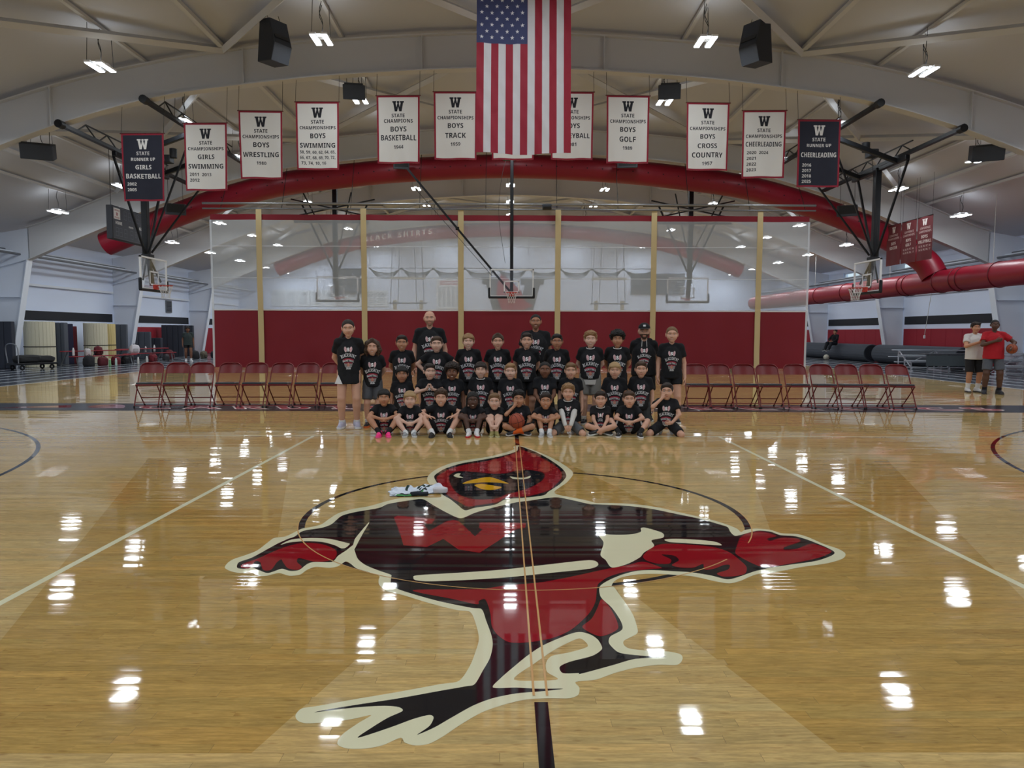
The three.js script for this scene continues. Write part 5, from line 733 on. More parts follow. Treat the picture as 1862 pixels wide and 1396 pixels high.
const printTex = canvas(512, 640, (g, W, H) => {
  g.fillStyle = '#0f1016'; g.fillRect(0, 0, W, H);
  for (const s of [-1, 1]) { g.save(); g.translate(W / 2 + s * 92, 96); g.rotate(s * 0.25); g.fillStyle = '#c98a92'; g.beginPath(); g.ellipse(0, 0, 40, 72, 0, 0, 7); g.fill(); g.strokeStyle = '#f0e4e4'; g.lineWidth = 7; g.beginPath(); g.ellipse(0, 0, 40, 72, 0, 0, 7); g.moveTo(0, -70); g.lineTo(0, 70); g.moveTo(-38, -20); g.lineTo(38, -20); g.moveTo(-38, 24); g.lineTo(38, 24); g.stroke(); g.restore(); }
  g.textAlign = 'center'; g.textBaseline = 'middle'; g.fillStyle = '#ffffff'; g.font = 'bold 128px serif'; g.lineWidth = 10; g.strokeStyle = '#ffffff'; g.strokeText('S', W / 2, 100); g.fillText('S', W / 2, 100);
  const arc = (t, cx, cy, r, size, span, color, stretch) => { g.font = 'bold ' + size + 'px sans-serif'; g.fillStyle = color; for (let i = 0; i < t.length; i++) { const a = (i / (t.length - 1) - 0.5) * span; g.save(); g.translate(cx + Math.sin(a) * r, cy - Math.cos(a) * r); g.rotate(a * 0.8); g.scale(1, stretch); g.fillText(t[i], 0, 0); g.restore(); } };
  arc('BLACKSHIRT', W / 2, 712, 470, 72, 1.0, '#f2f4f8', 1.75);
  g.lineWidth = 44; g.strokeStyle = '#9a1f38'; g.beginPath(); g.arc(W / 2, 790, 440, -Math.PI / 2 - 0.4, -Math.PI / 2 + 0.4); g.stroke();
  arc('BASKETBALL', W / 2, 984, 592, 56, 0.6, '#f2f4f8', 1.35);
  g.lineWidth = 34; g.strokeStyle = '#8c1c34'; g.beginPath(); g.arc(W / 2, 1010, 556, -Math.PI / 2 - 0.25, -Math.PI / 2 + 0.25); g.stroke();
  g.strokeStyle = '#d8d4d4'; g.lineWidth = 6; for (let i = -4; i <= 4; i++) { g.beginPath(); g.moveTo(W / 2 + i * 34, 470); g.lineTo(W / 2 + i * 22 + 20, 575); g.moveTo(W / 2 + i * 34, 470); g.lineTo(W / 2 + i * 22 - 20, 575); g.stroke(); }
  g.fillStyle = '#b5705c'; g.beginPath(); g.arc(W / 2, 510, 50, 0, 7); g.fill(); g.strokeStyle = '#e6d4cc'; g.lineWidth = 4; g.beginPath(); g.arc(W / 2, 510, 50, 0, 7); g.moveTo(W / 2, 460); g.lineTo(W / 2, 560); g.moveTo(W / 2 - 50, 510); g.lineTo(W / 2 + 50, 510); g.stroke();
  g.fillStyle = '#f2f2f4'; g.font = 'bold 72px sans-serif'; g.fillText('2026', W / 2, 604);
});
const printM = new THREE.MeshStandardMaterial({ map: printTex, roughness: 0.85 });
// ---- shoe, 0.26 m long, toe to +z, sole on y = 0, ankle above the origin
const SHOE = (() => {
  const up = surface(field([cone([0, 0.045, -0.05], [0, 0.032, 0.15], 0.042, 0.034, { k: 0.02, cut: [{ c: [0, 0.018, 0], n: [0, -1, 0] }] }), cone([0, 0.055, -0.03], [0, 0.095, -0.03], 0.042, 0.041, { k: 0.03, cut: [{ c: [0, 0.1, 0], n: [0, 1, 0.1] }] }), cone([0, 0.05, 0.03], [0, 0.075, -0.01], 0.034, 0.038, { k: 0.03 })], 0.0095, 0.02));
  const s = new THREE.Shape(); s.moveTo(-0.034, -0.09); s.bezierCurveTo(-0.045, -0.02, -0.03, 0.03, -0.044, 0.1); s.bezierCurveTo(-0.045, 0.16, -0.02, 0.19, 0, 0.19); s.bezierCurveTo(0.03, 0.19, 0.046, 0.15, 0.044, 0.1); s.bezierCurveTo(0.035, 0.03, 0.045, -0.02, 0.034, -0.09); s.bezierCurveTo(0.02, -0.105, -0.02, -0.105, -0.034, -0.09);
  const sole = new THREE.ExtrudeGeometry(s, { depth: 0.022, bevelEnabled: true, bevelSize: 0.003, bevelThickness: 0.003, bevelSegments: 1, curveSegments: 8 }).rotateX(Math.PI / 2).translate(0, 0.026, 0);
  const laces = mergeClean([0, 1, 2, 3].map((i) => rod([-0.024, 0.082 - i * 0.008, 0.03 + i * 0.022], [0.024, 0.082 - i * 0.008, 0.036 + i * 0.022], 0.005, 5)));
  return { up, sole, laces };
})();
function ik(S, T, l1, l2, pole) { // elbow or knee for a two bone limb; returns [joint, end]
  const d = T.clone().sub(S); let L = d.length(); if (L > (l1 + l2) * 0.998) { d.multiplyScalar((l1 + l2) * 0.998 / L); L = (l1 + l2) * 0.998; } const e = S.clone().add(d), u = d.clone().normalize(), a = (l1 * l1 - l2 * l2 + L * L) / (2 * L), hgt = Math.sqrt(Math.max(l1 * l1 - a * a, 0)), p = pole.clone().addScaledVector(u, -pole.dot(u)).normalize(); return [S.clone().addScaledVector(u, a).addScaledVector(p, hgt), e];
}
function place(geo, m) { const g = geo.clone(); g.applyMatrix4(m); if (m.determinant() < 0) { const ix = g.index.array; for (let i = 0; i < ix.length; i += 3) { const t = ix[i]; ix[i] = ix[i + 1]; ix[i + 1] = t; } } return g; }
function paintAll(g, c) { const n = g.attributes.position.count, a = new Float32Array(n * 3); for (let i = 0; i < n; i++) { a[i * 3] = c.r; a[i * 3 + 1] = c.g; a[i * 3 + 2] = c.b; } g.setAttribute('color', new THREE.BufferAttribute(a, 3)); return g; }
function joinIndexed(list) { let n = 0, m = 0; for (const g of list) { n += g.attributes.position.count; m += g.index.count; } const pos = new Float32Array(n * 3), nor = new Float32Array(n * 3), col = new Float32Array(n * 3), idx = new Uint32Array(m); let o = 0, q = 0; for (const g of list) { pos.set(g.attributes.position.array, o * 3); nor.set(g.attributes.normal.array, o * 3); col.set(g.attributes.color.array, o * 3); const ix = g.index.array; for (let i = 0; i < ix.length; i++) idx[q + i] = ix[i] + o; q += ix.length; o += g.attributes.position.count; } const g = new THREE.BufferGeometry(); g.setAttribute('position', new THREE.BufferAttribute(pos, 3)); g.setAttribute('normal', new THREE.BufferAttribute(nor, 3)); g.setAttribute('color', new THREE.BufferAttribute(col, 3)); g.setIndex(new THREE.BufferAttribute(idx, 1)); return g; }
const capGeo = (() => { const crown = surface(field([ell([0, 0.05, -0.012], [0.086, 0.088, 0.106], { cut: [{ c: [0, 0.055, 0], n: [0, -1, 0] }] })], 0.006, 0.02)); const brim = sheet(12, 4, (u, v) => { const a = (u - 0.5) * 2.2, r = 0.088 + v * 0.075 * Math.cos(a * 0.62); return [Math.sin(a) * r * 0.92, 0.062 - v * 0.018 - 0.012 * a * a, Math.cos(a) * (r + 0.008) - 0.004]; }); return { crown, brim }; })();

// person: P = {x, z, y, turn, h, adult, female, skin, hair, hairStyle, pose, arms, shirt, ...}
function person(P, label, group) {
  const h = P.h, root = thing('person', label, 'person', [P.x, P.y || 0, P.z], P.turn || 0, group), ad = P.adult, w = P.build || 1;
  const hs = (ad ? 0.262 : 0.246 + (h - 1.25) * 0.04) / 0.23, thigh = 0.245 * h, shank = 0.235 * h, uarm = 0.165 * h, farm = 0.148 * h, sw = (ad ? (P.female ? 0.09 : 0.097) : 0.09) * h, hw = 0.052 * h, tl = 0.295 * h;
  const D = (x, y, z) => V(x * h, y * h, z * h), pose = P.pose;
  let pel, lean = (P.lean || 0) * Math.PI / 180, legs;
  const f = P.feet || 0;
  if (pose === 'stand') { pel = D(0, 0.52, 0); legs = [-1, 1].map((s) => [D(s * (0.062 + f), 0.045, 0.0 + (P.step || 0) * s), D(s * 0.15, 0.1, 1)]); }
  else if (pose === 'kneel') { pel = D(0, 0.285, 0); legs = [-1, 1].map((s) => [D(s * 0.065, 0.055, -0.215), D(s * 0.1, -0.35, 1)]); }
  else if (pose === 'heels') { pel = D(0, 0.125, 0); legs = [-1, 1].map((s) => [D(s * 0.07, 0.05, -0.02), D(s * 0.55, -0.1, 1)]); }
  else if (pose === 'cross') { pel = D(0, 0.062, 0); legs = [-1, 1].map((s) => [D(-s * 0.055, 0.05, 0.17 + (s > 0 ? 0.035 : 0)), D(s * 1, 0.42, 0.7)]); }
  else if (pose === 'bench') { pel = D(0, 0, 0); legs = [-1, 1].map((s) => [D(s * 0.07, -0.2, 0.36), D(s * 0.2, 1, 0.6)]); }
  else { pel = D(0, 0.062, 0); const kn = P.knees === undefined ? 0.06 : P.knees; legs = [-1, 1].map((s) => [D(s * (0.05 + (P.feetApart || 0)), 0.05, P.reach || 0.29), D(s * kn * 8, 1, 0.35)]); }
  const up = V(0, Math.cos(lean), Math.sin(lean)), right = V(1, 0, 0), fwd = V(0, -Math.sin(lean), Math.cos(lean));
  const T = (x, y, z) => pel.clone().addScaledVector(right, x * h).addScaledVector(up, y * h).addScaledVector(fwd, z * h);
  const sh_ = [-1, 1].map((s) => T(s * sw / h, 0.258 - (P.shrug || 0), -0.004)), neck = T(0, 0.312, -0.005), headC = neck.clone().addScaledVector(V(0, Math.cos(lean * 0.4), Math.sin(lean * 0.4)), (ad ? 0.104 : 0.096) * (0.7 + hs * 0.3) + (h - 1.4) * 0.05).add(V((P.headX || 0) * h, 0, 0.012 * h));
  const tq = new THREE.Quaternion().setFromRotationMatrix(new THREE.Matrix4().makeBasis(right, up, fwd)), iq = tq.clone().invert(), flat = [fwd.x, fwd.y, fwd.z];
  // legs
  const hip = [-1, 1].map((s) => T(s * hw / h, -0.005, 0)), knee = [], ank = [];
  legs.forEach(([t, p], i) => { const [k, e] = ik(hip[i], t, thigh, shank, p); knee.push(k); ank.push(e); });
  // arms
  const AR = Array.isArray(P.arms) ? P.arms : [P.arms, P.arms], el = [], wr = [], hands = [];
  [-1, 1].forEach((s, i) => {
    const a = AR[i] || 'side'; let t, p = V(s, -0.2, -0.5), pn = V(-s, 0, 0.2), kind = 'relaxed', hd = null;
    if (a === 'side') { t = sh_[i].clone().add(D(s * 0.045, -0.3, 0.02)); p = V(s * 0.4, 0, -1); pn = V(-s, 0, 0.15); }
    else if (a === 'behind') { t = T(s * 0.045, 0.0, -0.115); p = V(s, 0, -0.35); pn = V(0, 0, -1); hd = V(-s, -0.5, -0.2); }
    else if (a === 'hips') { t = T(s * 0.115, 0.055, 0.0); p = V(s, 0.05, -0.25); pn = V(-s, 0, -0.2); hd = V(-s * 0.7, -0.5, 0.5); kind = 'flat'; }
    else if (a === 'front') { t = T(s * 0.03, -0.0, 0.125); p = V(s, -0.3, -0.3); pn = V(0, 0, -1); hd = V(-s, -0.6, 0.1); }
    else if (a === 'pray') { t = T(s * 0.035, 0.185, 0.15); p = V(s, -0.6, -0.1); pn = V(-s, 0, 0); hd = V(-s * 0.35, 0.9, 0.2); kind = 'grip'; }
    else if (a === 'hug') { t = V(s * 0.035 * h, (P.hugY || 0.17) * h, (P.hugZ || 0.27) * h); p = V(s, 0.1, -0.1); pn = V(0, -0.2, -1); hd = V(-s, -0.25, 0.15); kind = 'grip'; }
    else if (a === 'kneeTop') { t = knee[i].clone().add(D(-s * 0.05, 0.035, 0.03)); p = V(s, -0.1, -0.2); pn = V(0, -1, 0); hd = V(-s, -0.1, 0.3); }
    else if (a === 'down') { t = V(s * 0.03 * h, 0.1 * h, 0.2 * h); p = V(s, 0, -0.3); pn = V(0, 0, -1); hd = V(-s * 0.4, -0.9, 0.3); }
    else if (a === 'face') { t = headC.clone().add(V(s * 0.055 * hs / 0.9, -0.1, 0.1)); p = V(s, -1, 0.2); pn = V(-s * 0.4, 0, -1); hd = V(-s * 0.35, 0.95, -0.15); kind = 'grip'; }
    else if (a === 'lap') { t = T(s * 0.07, 0.03, 0.15); p = V(s, -0.1, -0.2); pn = V(-s, 0, 0.2); hd = V(-s * 0.7, 0, 0.8); kind = 'grip'; }
    else if (a === 'ballArm') { t = T(s * 0.17, 0.085, 0.12); p = V(s, -0.1, -0.7); pn = V(-s * 0.3, 0, 1); hd = V(-s * 0.25, -0.25, 0.9); kind = 'flat'; pn = V(-s, 0.1, 0.1); }
    else if (a === 'chest') { t = T(s * 0.01, 0.175, 0.13); p = V(s, -0.7, -0.1); pn = V(0, 0.2, -1); hd = V(-s, 0.25, 0.2); kind = 'grip'; }
    const [e, W] = ik(sh_[i], t, uarm, farm, p); el.push(e); wr.push(W); hands.push({ dir: (hd || W.clone().sub(e)).clone().normalize(), pn, kind });
  });
  const skin = S3(...P.skin), prims = [];
  // skin: one body
  const tor = [ell(T(0, 0.17, 0), [sw * 0.85, 0.115 * h, 0.064 * h * w], { q: iq }), ell(T(0, 0.08, 0.004), [0.078 * h * w, 0.13 * h, 0.06 * h * w], { q: iq, k: 0.05 }), ell(T(0, 0.005, -0.004), [0.085 * h * w, 0.07 * h, 0.066 * h], { q: iq, k: 0.05 })];
  prims.push(...tor, cone(T(0, 0.27, -0.012), headC.clone().add(V(0, -0.05 * hs, -0.012)), 0.044 * hs * (ad && !P.female ? 1.05 : 0.82), 0.043 * hs * (ad && !P.female ? 1.05 : 0.82), { k: 0.025 }), cone(T(-0.02, 0.272, -0.012), sh_[0], 0.028 * h, 0.03 * h, { k: 0.03 }), cone(T(0.02, 0.272, -0.012), sh_[1], 0.028 * h, 0.03 * h, { k: 0.03 }));
  const ra = 0.0275 * h * (P.arm || 1), rl = 0.047 * h * w;
  [0, 1].forEach((i) => {
    prims.push(cone(sh_[i], el[i], ra * 1.15, ra * 0.88, { k: 0.02 }), cone(el[i], wr[i], ra * 0.92, ra * 0.62, { k: 0.012 }), cone(wr[i], wr[i].clone().addScaledVector(hands[i].dir, 0.02), ra * 0.62, ra * 0.62, { k: 0.012 }));
    const kf = knee[i].clone(), calf = knee[i].clone().lerp(ank[i], 0.3), back = V(0, 0, 0).subVectors(hip[i], knee[i]).normalize();
    prims.push(cone(hip[i], kf, rl * 1.15, rl * 0.76, { k: 0.02 }), cone(kf, calf, rl * 0.74, rl * 0.78, { k: 0.012 }), cone(calf, ank[i], rl * 0.78, rl * 0.46, { k: 0.012 }), ell(kf, [rl * 0.8, rl * 0.8, rl * 0.8], { k: 0.01 }));
  });
  const body = paintAll(surface(field(prims, 0.0145)), skin);
  // head
  const hq = new THREE.Quaternion().setFromEuler(new THREE.Euler((P.nod || 0), (P.look || 0), (P.tilt || 0), 'YXZ')), hm = new THREE.Matrix4().compose(headC, hq, V(hs * 1.06 * (P.face || 1), hs, hs));
  const head = place(HEAD, hm), hp = HEAD.attributes.position, hc = new Float32Array(hp.count * 3), hairC = S3(...P.hair), lip = new THREE.Color(skin.r * 0.88 + 0.01, skin.g * 0.7, skin.b * 0.7), c = new THREE.Color();
  for (let i = 0; i < hp.count; i++) {
    const X = Math.abs(hp.getX(i)), Y = hp.getY(i), Z = hp.getZ(i); c.copy(skin);
    const smile = P.smile ? 0.006 * (X / 0.02) : 0;
    if (Z > 0.06 && X < 0.0255 && Y < -0.049 + smile && Y > -0.073 + smile) { c.copy(lip); }
    if (Z > 0.05 && X > 0.012 && X < 0.05 && Y > 0.026 && Y < 0.036) c.lerp(hairC, 0.75);
    if (P.beard && Y < -0.035 - 0.0 && Z > -0.02 && !(Z > 0.07 && X < 0.022 && Y > -0.077 && Y < -0.047)) c.lerp(hairC, P.beard);
    if (P.beard && Z > 0.07 && X < 0.03 && Y < -0.038 && Y > -0.05) c.lerp(hairC, P.beard);
    hc[i * 3] = c.r; hc[i * 3 + 1] = c.g; hc[i * 3 + 2] = c.b;
  }
  head.setAttribute('color', new THREE.BufferAttribute(hc, 3));
  // hands
  const handGeos = [0, 1].map((i) => { const s = i ? 1 : -1, hh = hands[i], Y = hh.dir, Zp = hh.pn.clone().addScaledVector(Y, -hh.pn.dot(Y)).normalize(), Xp = V().crossVectors(Y, Zp), k = 0.1 * h / 0.17 * (ad ? 1.02 : 1.0); 
    // thumb points up or forward: choose the mirror that suits the hand's side
    const want = V(0, 0.5, 1), mirror = Xp.dot(want) < 0 ? -1 : 1; const m = new THREE.Matrix4().makeBasis(Xp.multiplyScalar(mirror * k), Y.clone().multiplyScalar(k), Zp.clone().multiplyScalar(k)).setPosition(wr[i]); return paintAll(place(HANDS[hh.kind], m), skin); });
  part(root, 'body', joinIndexed([body, head, ...handGeos]), skinM);
  for (const s of [-1, 1]) { const e = part(root, 'eye', EYE, EYEM); e.applyMatrix4(new THREE.Matrix4().compose(headC, hq, V(hs, hs, hs)).multiply(new THREE.Matrix4().makeTranslation(s * 0.033, 0.008, 0.0712))); }
  if (P.smile > 1) { const m = part(root, 'teeth', TEETH, TEETHM); m.applyMatrix4(hm); }
  if (P.hairStyle) { const m = part(root, 'hair', hairGeo(P.hairStyle), cloth(P.hair, 0.7)); m.applyMatrix4(hm); }
  if (P.cap) { const m = part(root, 'cap', capGeo.crown, cloth([20, 20, 24])); m.applyMatrix4(hm); part(m, 'brim', capGeo.brim, cloth([20, 20, 24])); part(m, 'badge', rbox(0.036, 0.03, 0.006, 0.003, 0, 0.09, 0.088, -0.35), cloth([225, 225, 228])); }
  // shirt
  const inf = P.tight ? 0.008 : 0.016, shirt = P.shirt || BLACKTEE, sl = P.sleeve || 0.62, hemY = P.hem === undefined ? (pose === 'stand' ? -0.06 : pose === 'kneel' ? -0.07 : -0.02) : P.hem, hemP = T(0, hemY, 0), sp = [
    ell(T(0, 0.165, 0), [sw * 0.9 + inf * 0.6, 0.118 * h, 0.068 * h * w + inf], { q: iq }),
    cone(T(0, 0.16, 0.002), T(0, hemY - 0.03, 0.004), (ad && !P.female ? 0.098 : 0.088) * h * w + inf, (ad && !P.female ? 0.108 : 0.095) * h * w + inf, { k: 0.06, flat: [...flat, 1.25], cut: [{ c: hemP.toArray(), n: up.clone().negate().toArray() }] }),
    ...[-1, 1].map((q, i) => cone(T(q * 0.022, 0.279, -0.014), sh_[i], 0.029 * h + inf * 0.3, 0.031 * h + inf * 0.5, { k: 0.035 })),
  ];
  [0, 1].forEach((i) => { if (P.longSleeve) { sp.push(cone(sh_[i], el[i], ra * 1.15 + inf, ra + inf, { k: 0.03 }), cone(el[i], el[i].clone().lerp(wr[i], 0.93), ra + inf, ra * 0.7 + inf * 0.7, { k: 0.02 })); } else { const e = sh_[i].clone().lerp(el[i], sl), d = el[i].clone().sub(sh_[i]).normalize(); sp.push(cone(sh_[i], e.clone().addScaledVector(d, 0.03), ra * 1.15 + inf * 0.7, ra * 1.2 + inf * 1.2, { k: 0.03, cut: [{ c: e.toArray(), n: d.toArray() }] })); } });
  sp.push(ell(T(0, 0.345, 0.012), [0.06 * hs, 0.07 * hs, 0.07 * hs], { sub: 1, k: 0.008 }));
  sp.forEach((p) => { if (!p.noise && !p.sub) p.noise = [0.004, 11]; });
  const sg = surface(field(sp, 0.0135)); const shirtMesh = part(root, P.hoodie ? 'hoodie' : 'shirt', sg, cloth(shirt));
  // printed front: a patch lifted off the shirt
  if (!P.plain) {
    const pw = (P.printW || 0.16) * h * (ad ? 0.82 : 1), ph = pw * 1.62, oy = 0.228 * h, pp = sg.attributes.position, nn = sg.attributes.normal, map_ = new Map(), pos = [], nor = [], uv = [], idx = [], L = [], q = V();
    for (let i = 0; i < pp.count; i++) { q.set(pp.getX(i), pp.getY(i), pp.getZ(i)).sub(pel); const x = q.dot(right), y = q.dot(up), z = nn.getX(i) * fwd.x + nn.getY(i) * fwd.y + nn.getZ(i) * fwd.z, zz = q.dot(fwd); let arm = 9; for (const k of [0, 1]) { const a = V(pp.getX(i), pp.getY(i), pp.getZ(i)), ab = el[k].clone().sub(sh_[k]), t = Math.min(1, Math.max(0, a.clone().sub(sh_[k]).dot(ab) / ab.lengthSq())); if (t > 0.12) arm = Math.min(arm, a.distanceTo(sh_[k].clone().addScaledVector(ab, t)) - ra * 1.3 - inf * 1.4); } L.push([x / pw + 0.5, (y - oy) / ph + 1, z > 0.25 && zz > 0 && arm > 0.004]); }
    const ok = (i) => L[i][2] && L[i][0] > -0.06 && L[i][0] < 1.06 && L[i][1] > -0.05 && L[i][1] < 1.04, add = (i) => { if (!map_.has(i)) { map_.set(i, pos.length / 3); pos.push(pp.getX(i) + nn.getX(i) * 0.002, pp.getY(i) + nn.getY(i) * 0.002, pp.getZ(i) + nn.getZ(i) * 0.002); nor.push(nn.getX(i), nn.getY(i), nn.getZ(i)); uv.push(L[i][0], L[i][1]); } return map_.get(i); }, ix = sg.index.array;
    for (let t = 0; t < ix.length; t += 3) if (ok(ix[t]) && ok(ix[t + 1]) && ok(ix[t + 2])) idx.push(add(ix[t]), add(ix[t + 1]), add(ix[t + 2]));
    if (idx.length) { const g = new THREE.BufferGeometry(); g.setAttribute('position', new THREE.Float32BufferAttribute(pos, 3)); g.setAttribute('normal', new THREE.Float32BufferAttribute(nor, 3)); g.setAttribute('uv', new THREE.Float32BufferAttribute(uv, 2)); g.setIndex(idx); part(shirtMesh, 'print', g, P.printM || printM); }
  }
  if (P.collar) { const g = new THREE.TorusGeometry(0.058 * hs, 0.008, 8, 28).rotateX(Math.PI / 2 + 0.3).translate(...T(0, 0.293, 0.012).toArray()); part(shirtMesh, 'undershirt_collar', g, cloth([214, 212, 210])); }
  if (P.undersleeve) [0, 1].forEach((i) => part(root, 'undershirt_sleeve', surface(field([cone(sh_[i].clone().lerp(el[i], 0.5), el[i], ra * 1.1 + 0.006, ra + 0.008, {}), cone(el[i], wr[i], ra + 0.008, ra * 0.75 + 0.005, { k: 0.015 })].map((p) => ({ ...p, noise: [0.003, 30] })), 0.011)), cloth([216, 214, 210])));
  if (P.hoodie) { part(shirtMesh, 'hood', surface(field([cone(T(-0.06, 0.29, -0.02), T(0, 0.3, -0.06), 0.03 * h, 0.034 * h, {}), cone(T(0.06, 0.29, -0.02), T(0, 0.3, -0.06), 0.03 * h, 0.034 * h, { k: 0.02 })], 0.012)), cloth(shirt)); for (const s of [-1, 1]) part(shirtMesh, 'drawstring', rod(T(s * 0.022, 0.3, 0.075).toArray(), T(s * 0.026, 0.235, 0.088).toArray(), 0.005, 6), cloth([205, 205, 205])); }
  // shorts, trousers or skirt
  const legC = P.shorts || [22, 23, 28], lk = P.trousers ? 0.96 : (P.shortLen || 0.84), bp = [ell(T(0, 0.02, 0), [0.09 * h * w + 0.01, 0.075 * h, 0.076 * h * w + 0.008], { q: iq })];
  [0, 1].forEach((i) => { if (P.skirt) return; if (P.trousers) { bp.push(cone(hip[i], knee[i], rl * 1.25 + 0.012, rl + 0.014, { k: 0.03 }), cone(knee[i], ank[i].clone().lerp(knee[i], 0.04), rl + 0.014, rl * 0.75 + 0.016, { k: 0.02 })); } else { const e = hip[i].clone().lerp(knee[i], lk), d = knee[i].clone().sub(hip[i]).normalize(); bp.push(cone(hip[i], e.clone().addScaledVector(d, 0.03), rl * 1.12 + 0.01, rl * 1.0 + 0.013, { k: 0.012, cut: [{ c: e.toArray(), n: d.toArray() }] })); } });
  if (P.skirt) bp.push(cone(T(0, 0.02, 0), T(0, -0.16, 0.004), 0.1 * h, 0.112 * h, { k: 0.02, flat: [...flat, 1.22], cut: [{ c: T(0, -0.115, 0).toArray(), n: [0, -1, 0] }] }));
  bp.forEach((p) => { p.noise = [0.004, 13]; });
  const bottoms = part(root, P.skirt ? 'skirt' : P.trousers ? 'trousers' : 'shorts', surface(field(bp, 0.0145)), cloth(legC));
  if (P.trim) [0, 1].forEach((i) => { const d = knee[i].clone().sub(hip[i]).normalize(), e = hip[i].clone().lerp(knee[i], lk - 0.03); const g = new THREE.CylinderGeometry(rl * 1.13 + 0.022, rl * 1.13 + 0.022, 0.03, 20, 1, true); g.applyQuaternion(new THREE.Quaternion().setFromUnitVectors(V(0, 1, 0), d)).translate(e.x, e.y, e.z); part(bottoms, 'hem_stripe', g, cloth([225, 225, 228])); });
  if (P.waist) part(root, 'waistband', new THREE.CylinderGeometry(0.103 * h, 0.106 * h, 0.05 * h, 28, 1, true).scale(1, 1, 0.82).translate(...T(0, -0.068, 0.004).toArray()), cloth(P.waist));
  if (P.panel) { const g = new THREE.BufferGeometry(); const A = T(-0.088, -0.03, 0.055), B = T(-0.122, -0.113, 0.03), C = T(-0.05, -0.113, 0.105); for (const q of [A, B, C]) q.add(V(-0.004, 0, 0.008)); g.setAttribute('position', new THREE.Float32BufferAttribute([...A.toArray(), ...B.toArray(), ...C.toArray()], 3)); g.computeVertexNormals(); part(bottoms, 'side_panel', g, new THREE.MeshStandardMaterial({ color: S3(225, 225, 228), roughness: 0.8, side: THREE.DoubleSide })); }
  // shoes and socks
  const ks = 0.178 * h / 0.27; [0, 1].forEach((i) => {
    const s = i ? 1 : -1, dir = ank[i].clone().sub(knee[i]).normalize(); let F = V(s * 0.16, 0, 1), U = V(0, 1, 0), pos = ank[i].clone(); pos.y = 0;
    if (pose === 'kneel' || pose === 'heels') { U = V(0, 0.25, -1).normalize(); F = V(0, -1, -0.25).normalize(); pos = ank[i].clone().addScaledVector(U, -0.06); pos.y = Math.max(pos.y, 0.185 * ks); }
    else if (pose === 'cross') { F = V(-s * 0.85, -0.15, 0.5).normalize(); U = V(-s * 0.1, 0.75, 0.6).normalize(); pos = ank[i].clone().addScaledVector(U, -0.07 * ks); pos.y = Math.max(pos.y, 0.035); }
    else if (pose === 'bench') { pos = ank[i].clone().add(V(0, -0.05, 0)); F = V(0, -0.3, 1).normalize(); U = V(0, 1, 0.3).normalize(); }
    U.addScaledVector(F, -U.dot(F)).normalize(); const X = V().crossVectors(U, F).normalize(), m = new THREE.Matrix4().makeBasis(X.multiplyScalar(ks * (P.slides ? 1 : 1)), U.clone().multiplyScalar(ks), F.clone().multiplyScalar(ks)).setPosition(pos.addScaledVector(F, 0.0));
    if (P.barefoot) return;
    const shoe = part(root, 'shoe', SHOE.up, cloth(P.shoe || [30, 30, 34], 0.6)); shoe.applyMatrix4(m); part(shoe, 'sole', SHOE.sole, cloth(P.sole || [220, 220, 220], 0.7)); part(shoe, 'laces', SHOE.laces, cloth(P.laces || P.sole || [210, 210, 210], 0.8));
    if (!P.noSock) { const a = ank[i].clone().addScaledVector(dir, 0.02), b = ank[i].clone().addScaledVector(dir, -(P.sockH || 0.05) * h); part(root, 'sock', surface(field([cone(a, b, rl * 0.46 + 0.007, rl * 0.46 + 0.007 + (P.sockH || 0.05) * 0.08 * h, { cut: [{ c: b.toArray(), n: dir.clone().negate().toArray() }] })], 0.0115)), cloth(P.sock || [225, 225, 225])); }
  });
  root.userData.joints = undefined; delete root.userData.joints;
  return { root, wr, headC, T, pel };
}

// ---------------------------------------------------------------- the group
const faceCam = (x, z, k = 0.8) => Math.atan2(-0.14 - x, 5.95 - z) * k;
const SK = { pale: [220, 178, 158], fair: [212, 164, 140], tan: [188, 136, 106], olive: [176, 124, 96], brown: [124, 83, 62], dark: [84, 56, 44] };
const HC = { black: [22, 19, 19], dark: [42, 31, 26], brown: [72, 52, 38], light: [120, 92, 64], blond: [168, 138, 98], sandy: [146, 112, 76], grey: [70, 66, 64] };
// stature from the height of the head's top, by pose
const G1 = 'group standing at the back', G2 = 'boys kneeling in the middle row', G3 = 'children sitting in the front row';
function add(x, z, top, o, label, group) { const kf = { stand: 1.005, kneel: 0.77, heels: 0.61, cross: 0.547, sit: 0.545 }[o.pose]; return person({ x, z, h: o.h || top / kf, turn: faceCam(x, z) + (o.dturn || 0), ...o }, label, group); }
add(-2.646, -5.35, 1.75, { pose: 'stand', adult: 1, female: 1, skin: SK.fair, hair: HC.dark, hairStyle: 'pony', arms: 'behind', skirt: 1, panel: 1, shoe: [186, 184, 206], sole: [226, 226, 230], sockH: 0.035, smile: 1, tilt: 0.06, nod: 0.12, feet: 0.005, arm: 1.05 }, 'woman with a long dark ponytail and short black skirt, standing at the left end', G1);
add(-2.3, -5.5, 1.42, { pose: 'stand', skin: SK.fair, hair: HC.brown, hairStyle: 'long', arms: 'behind', shorts: [84, 86, 92], shoe: [40, 36, 44], sole: [226, 110, 50], smile: 2 }, 'child with chin-length wavy brown hair and grey shorts, beside the tall woman', G1);
add(-1.9, -6.0, 1.49, { pose: 'stand', skin: SK.tan, hair: HC.dark, hairStyle: 'short', arms: 'behind', smile: 2 }, 'boy with short dark hair and tan face, standing left of the bald man', G1);
add(-1.512, -6.7, 1.96, { pose: 'stand', adult: 1, skin: SK.fair, hair: HC.brown, beard: 0.45, arms: 'side', build: 1.06 }, 'tall bald man with a short beard, standing behind the boys', G1);
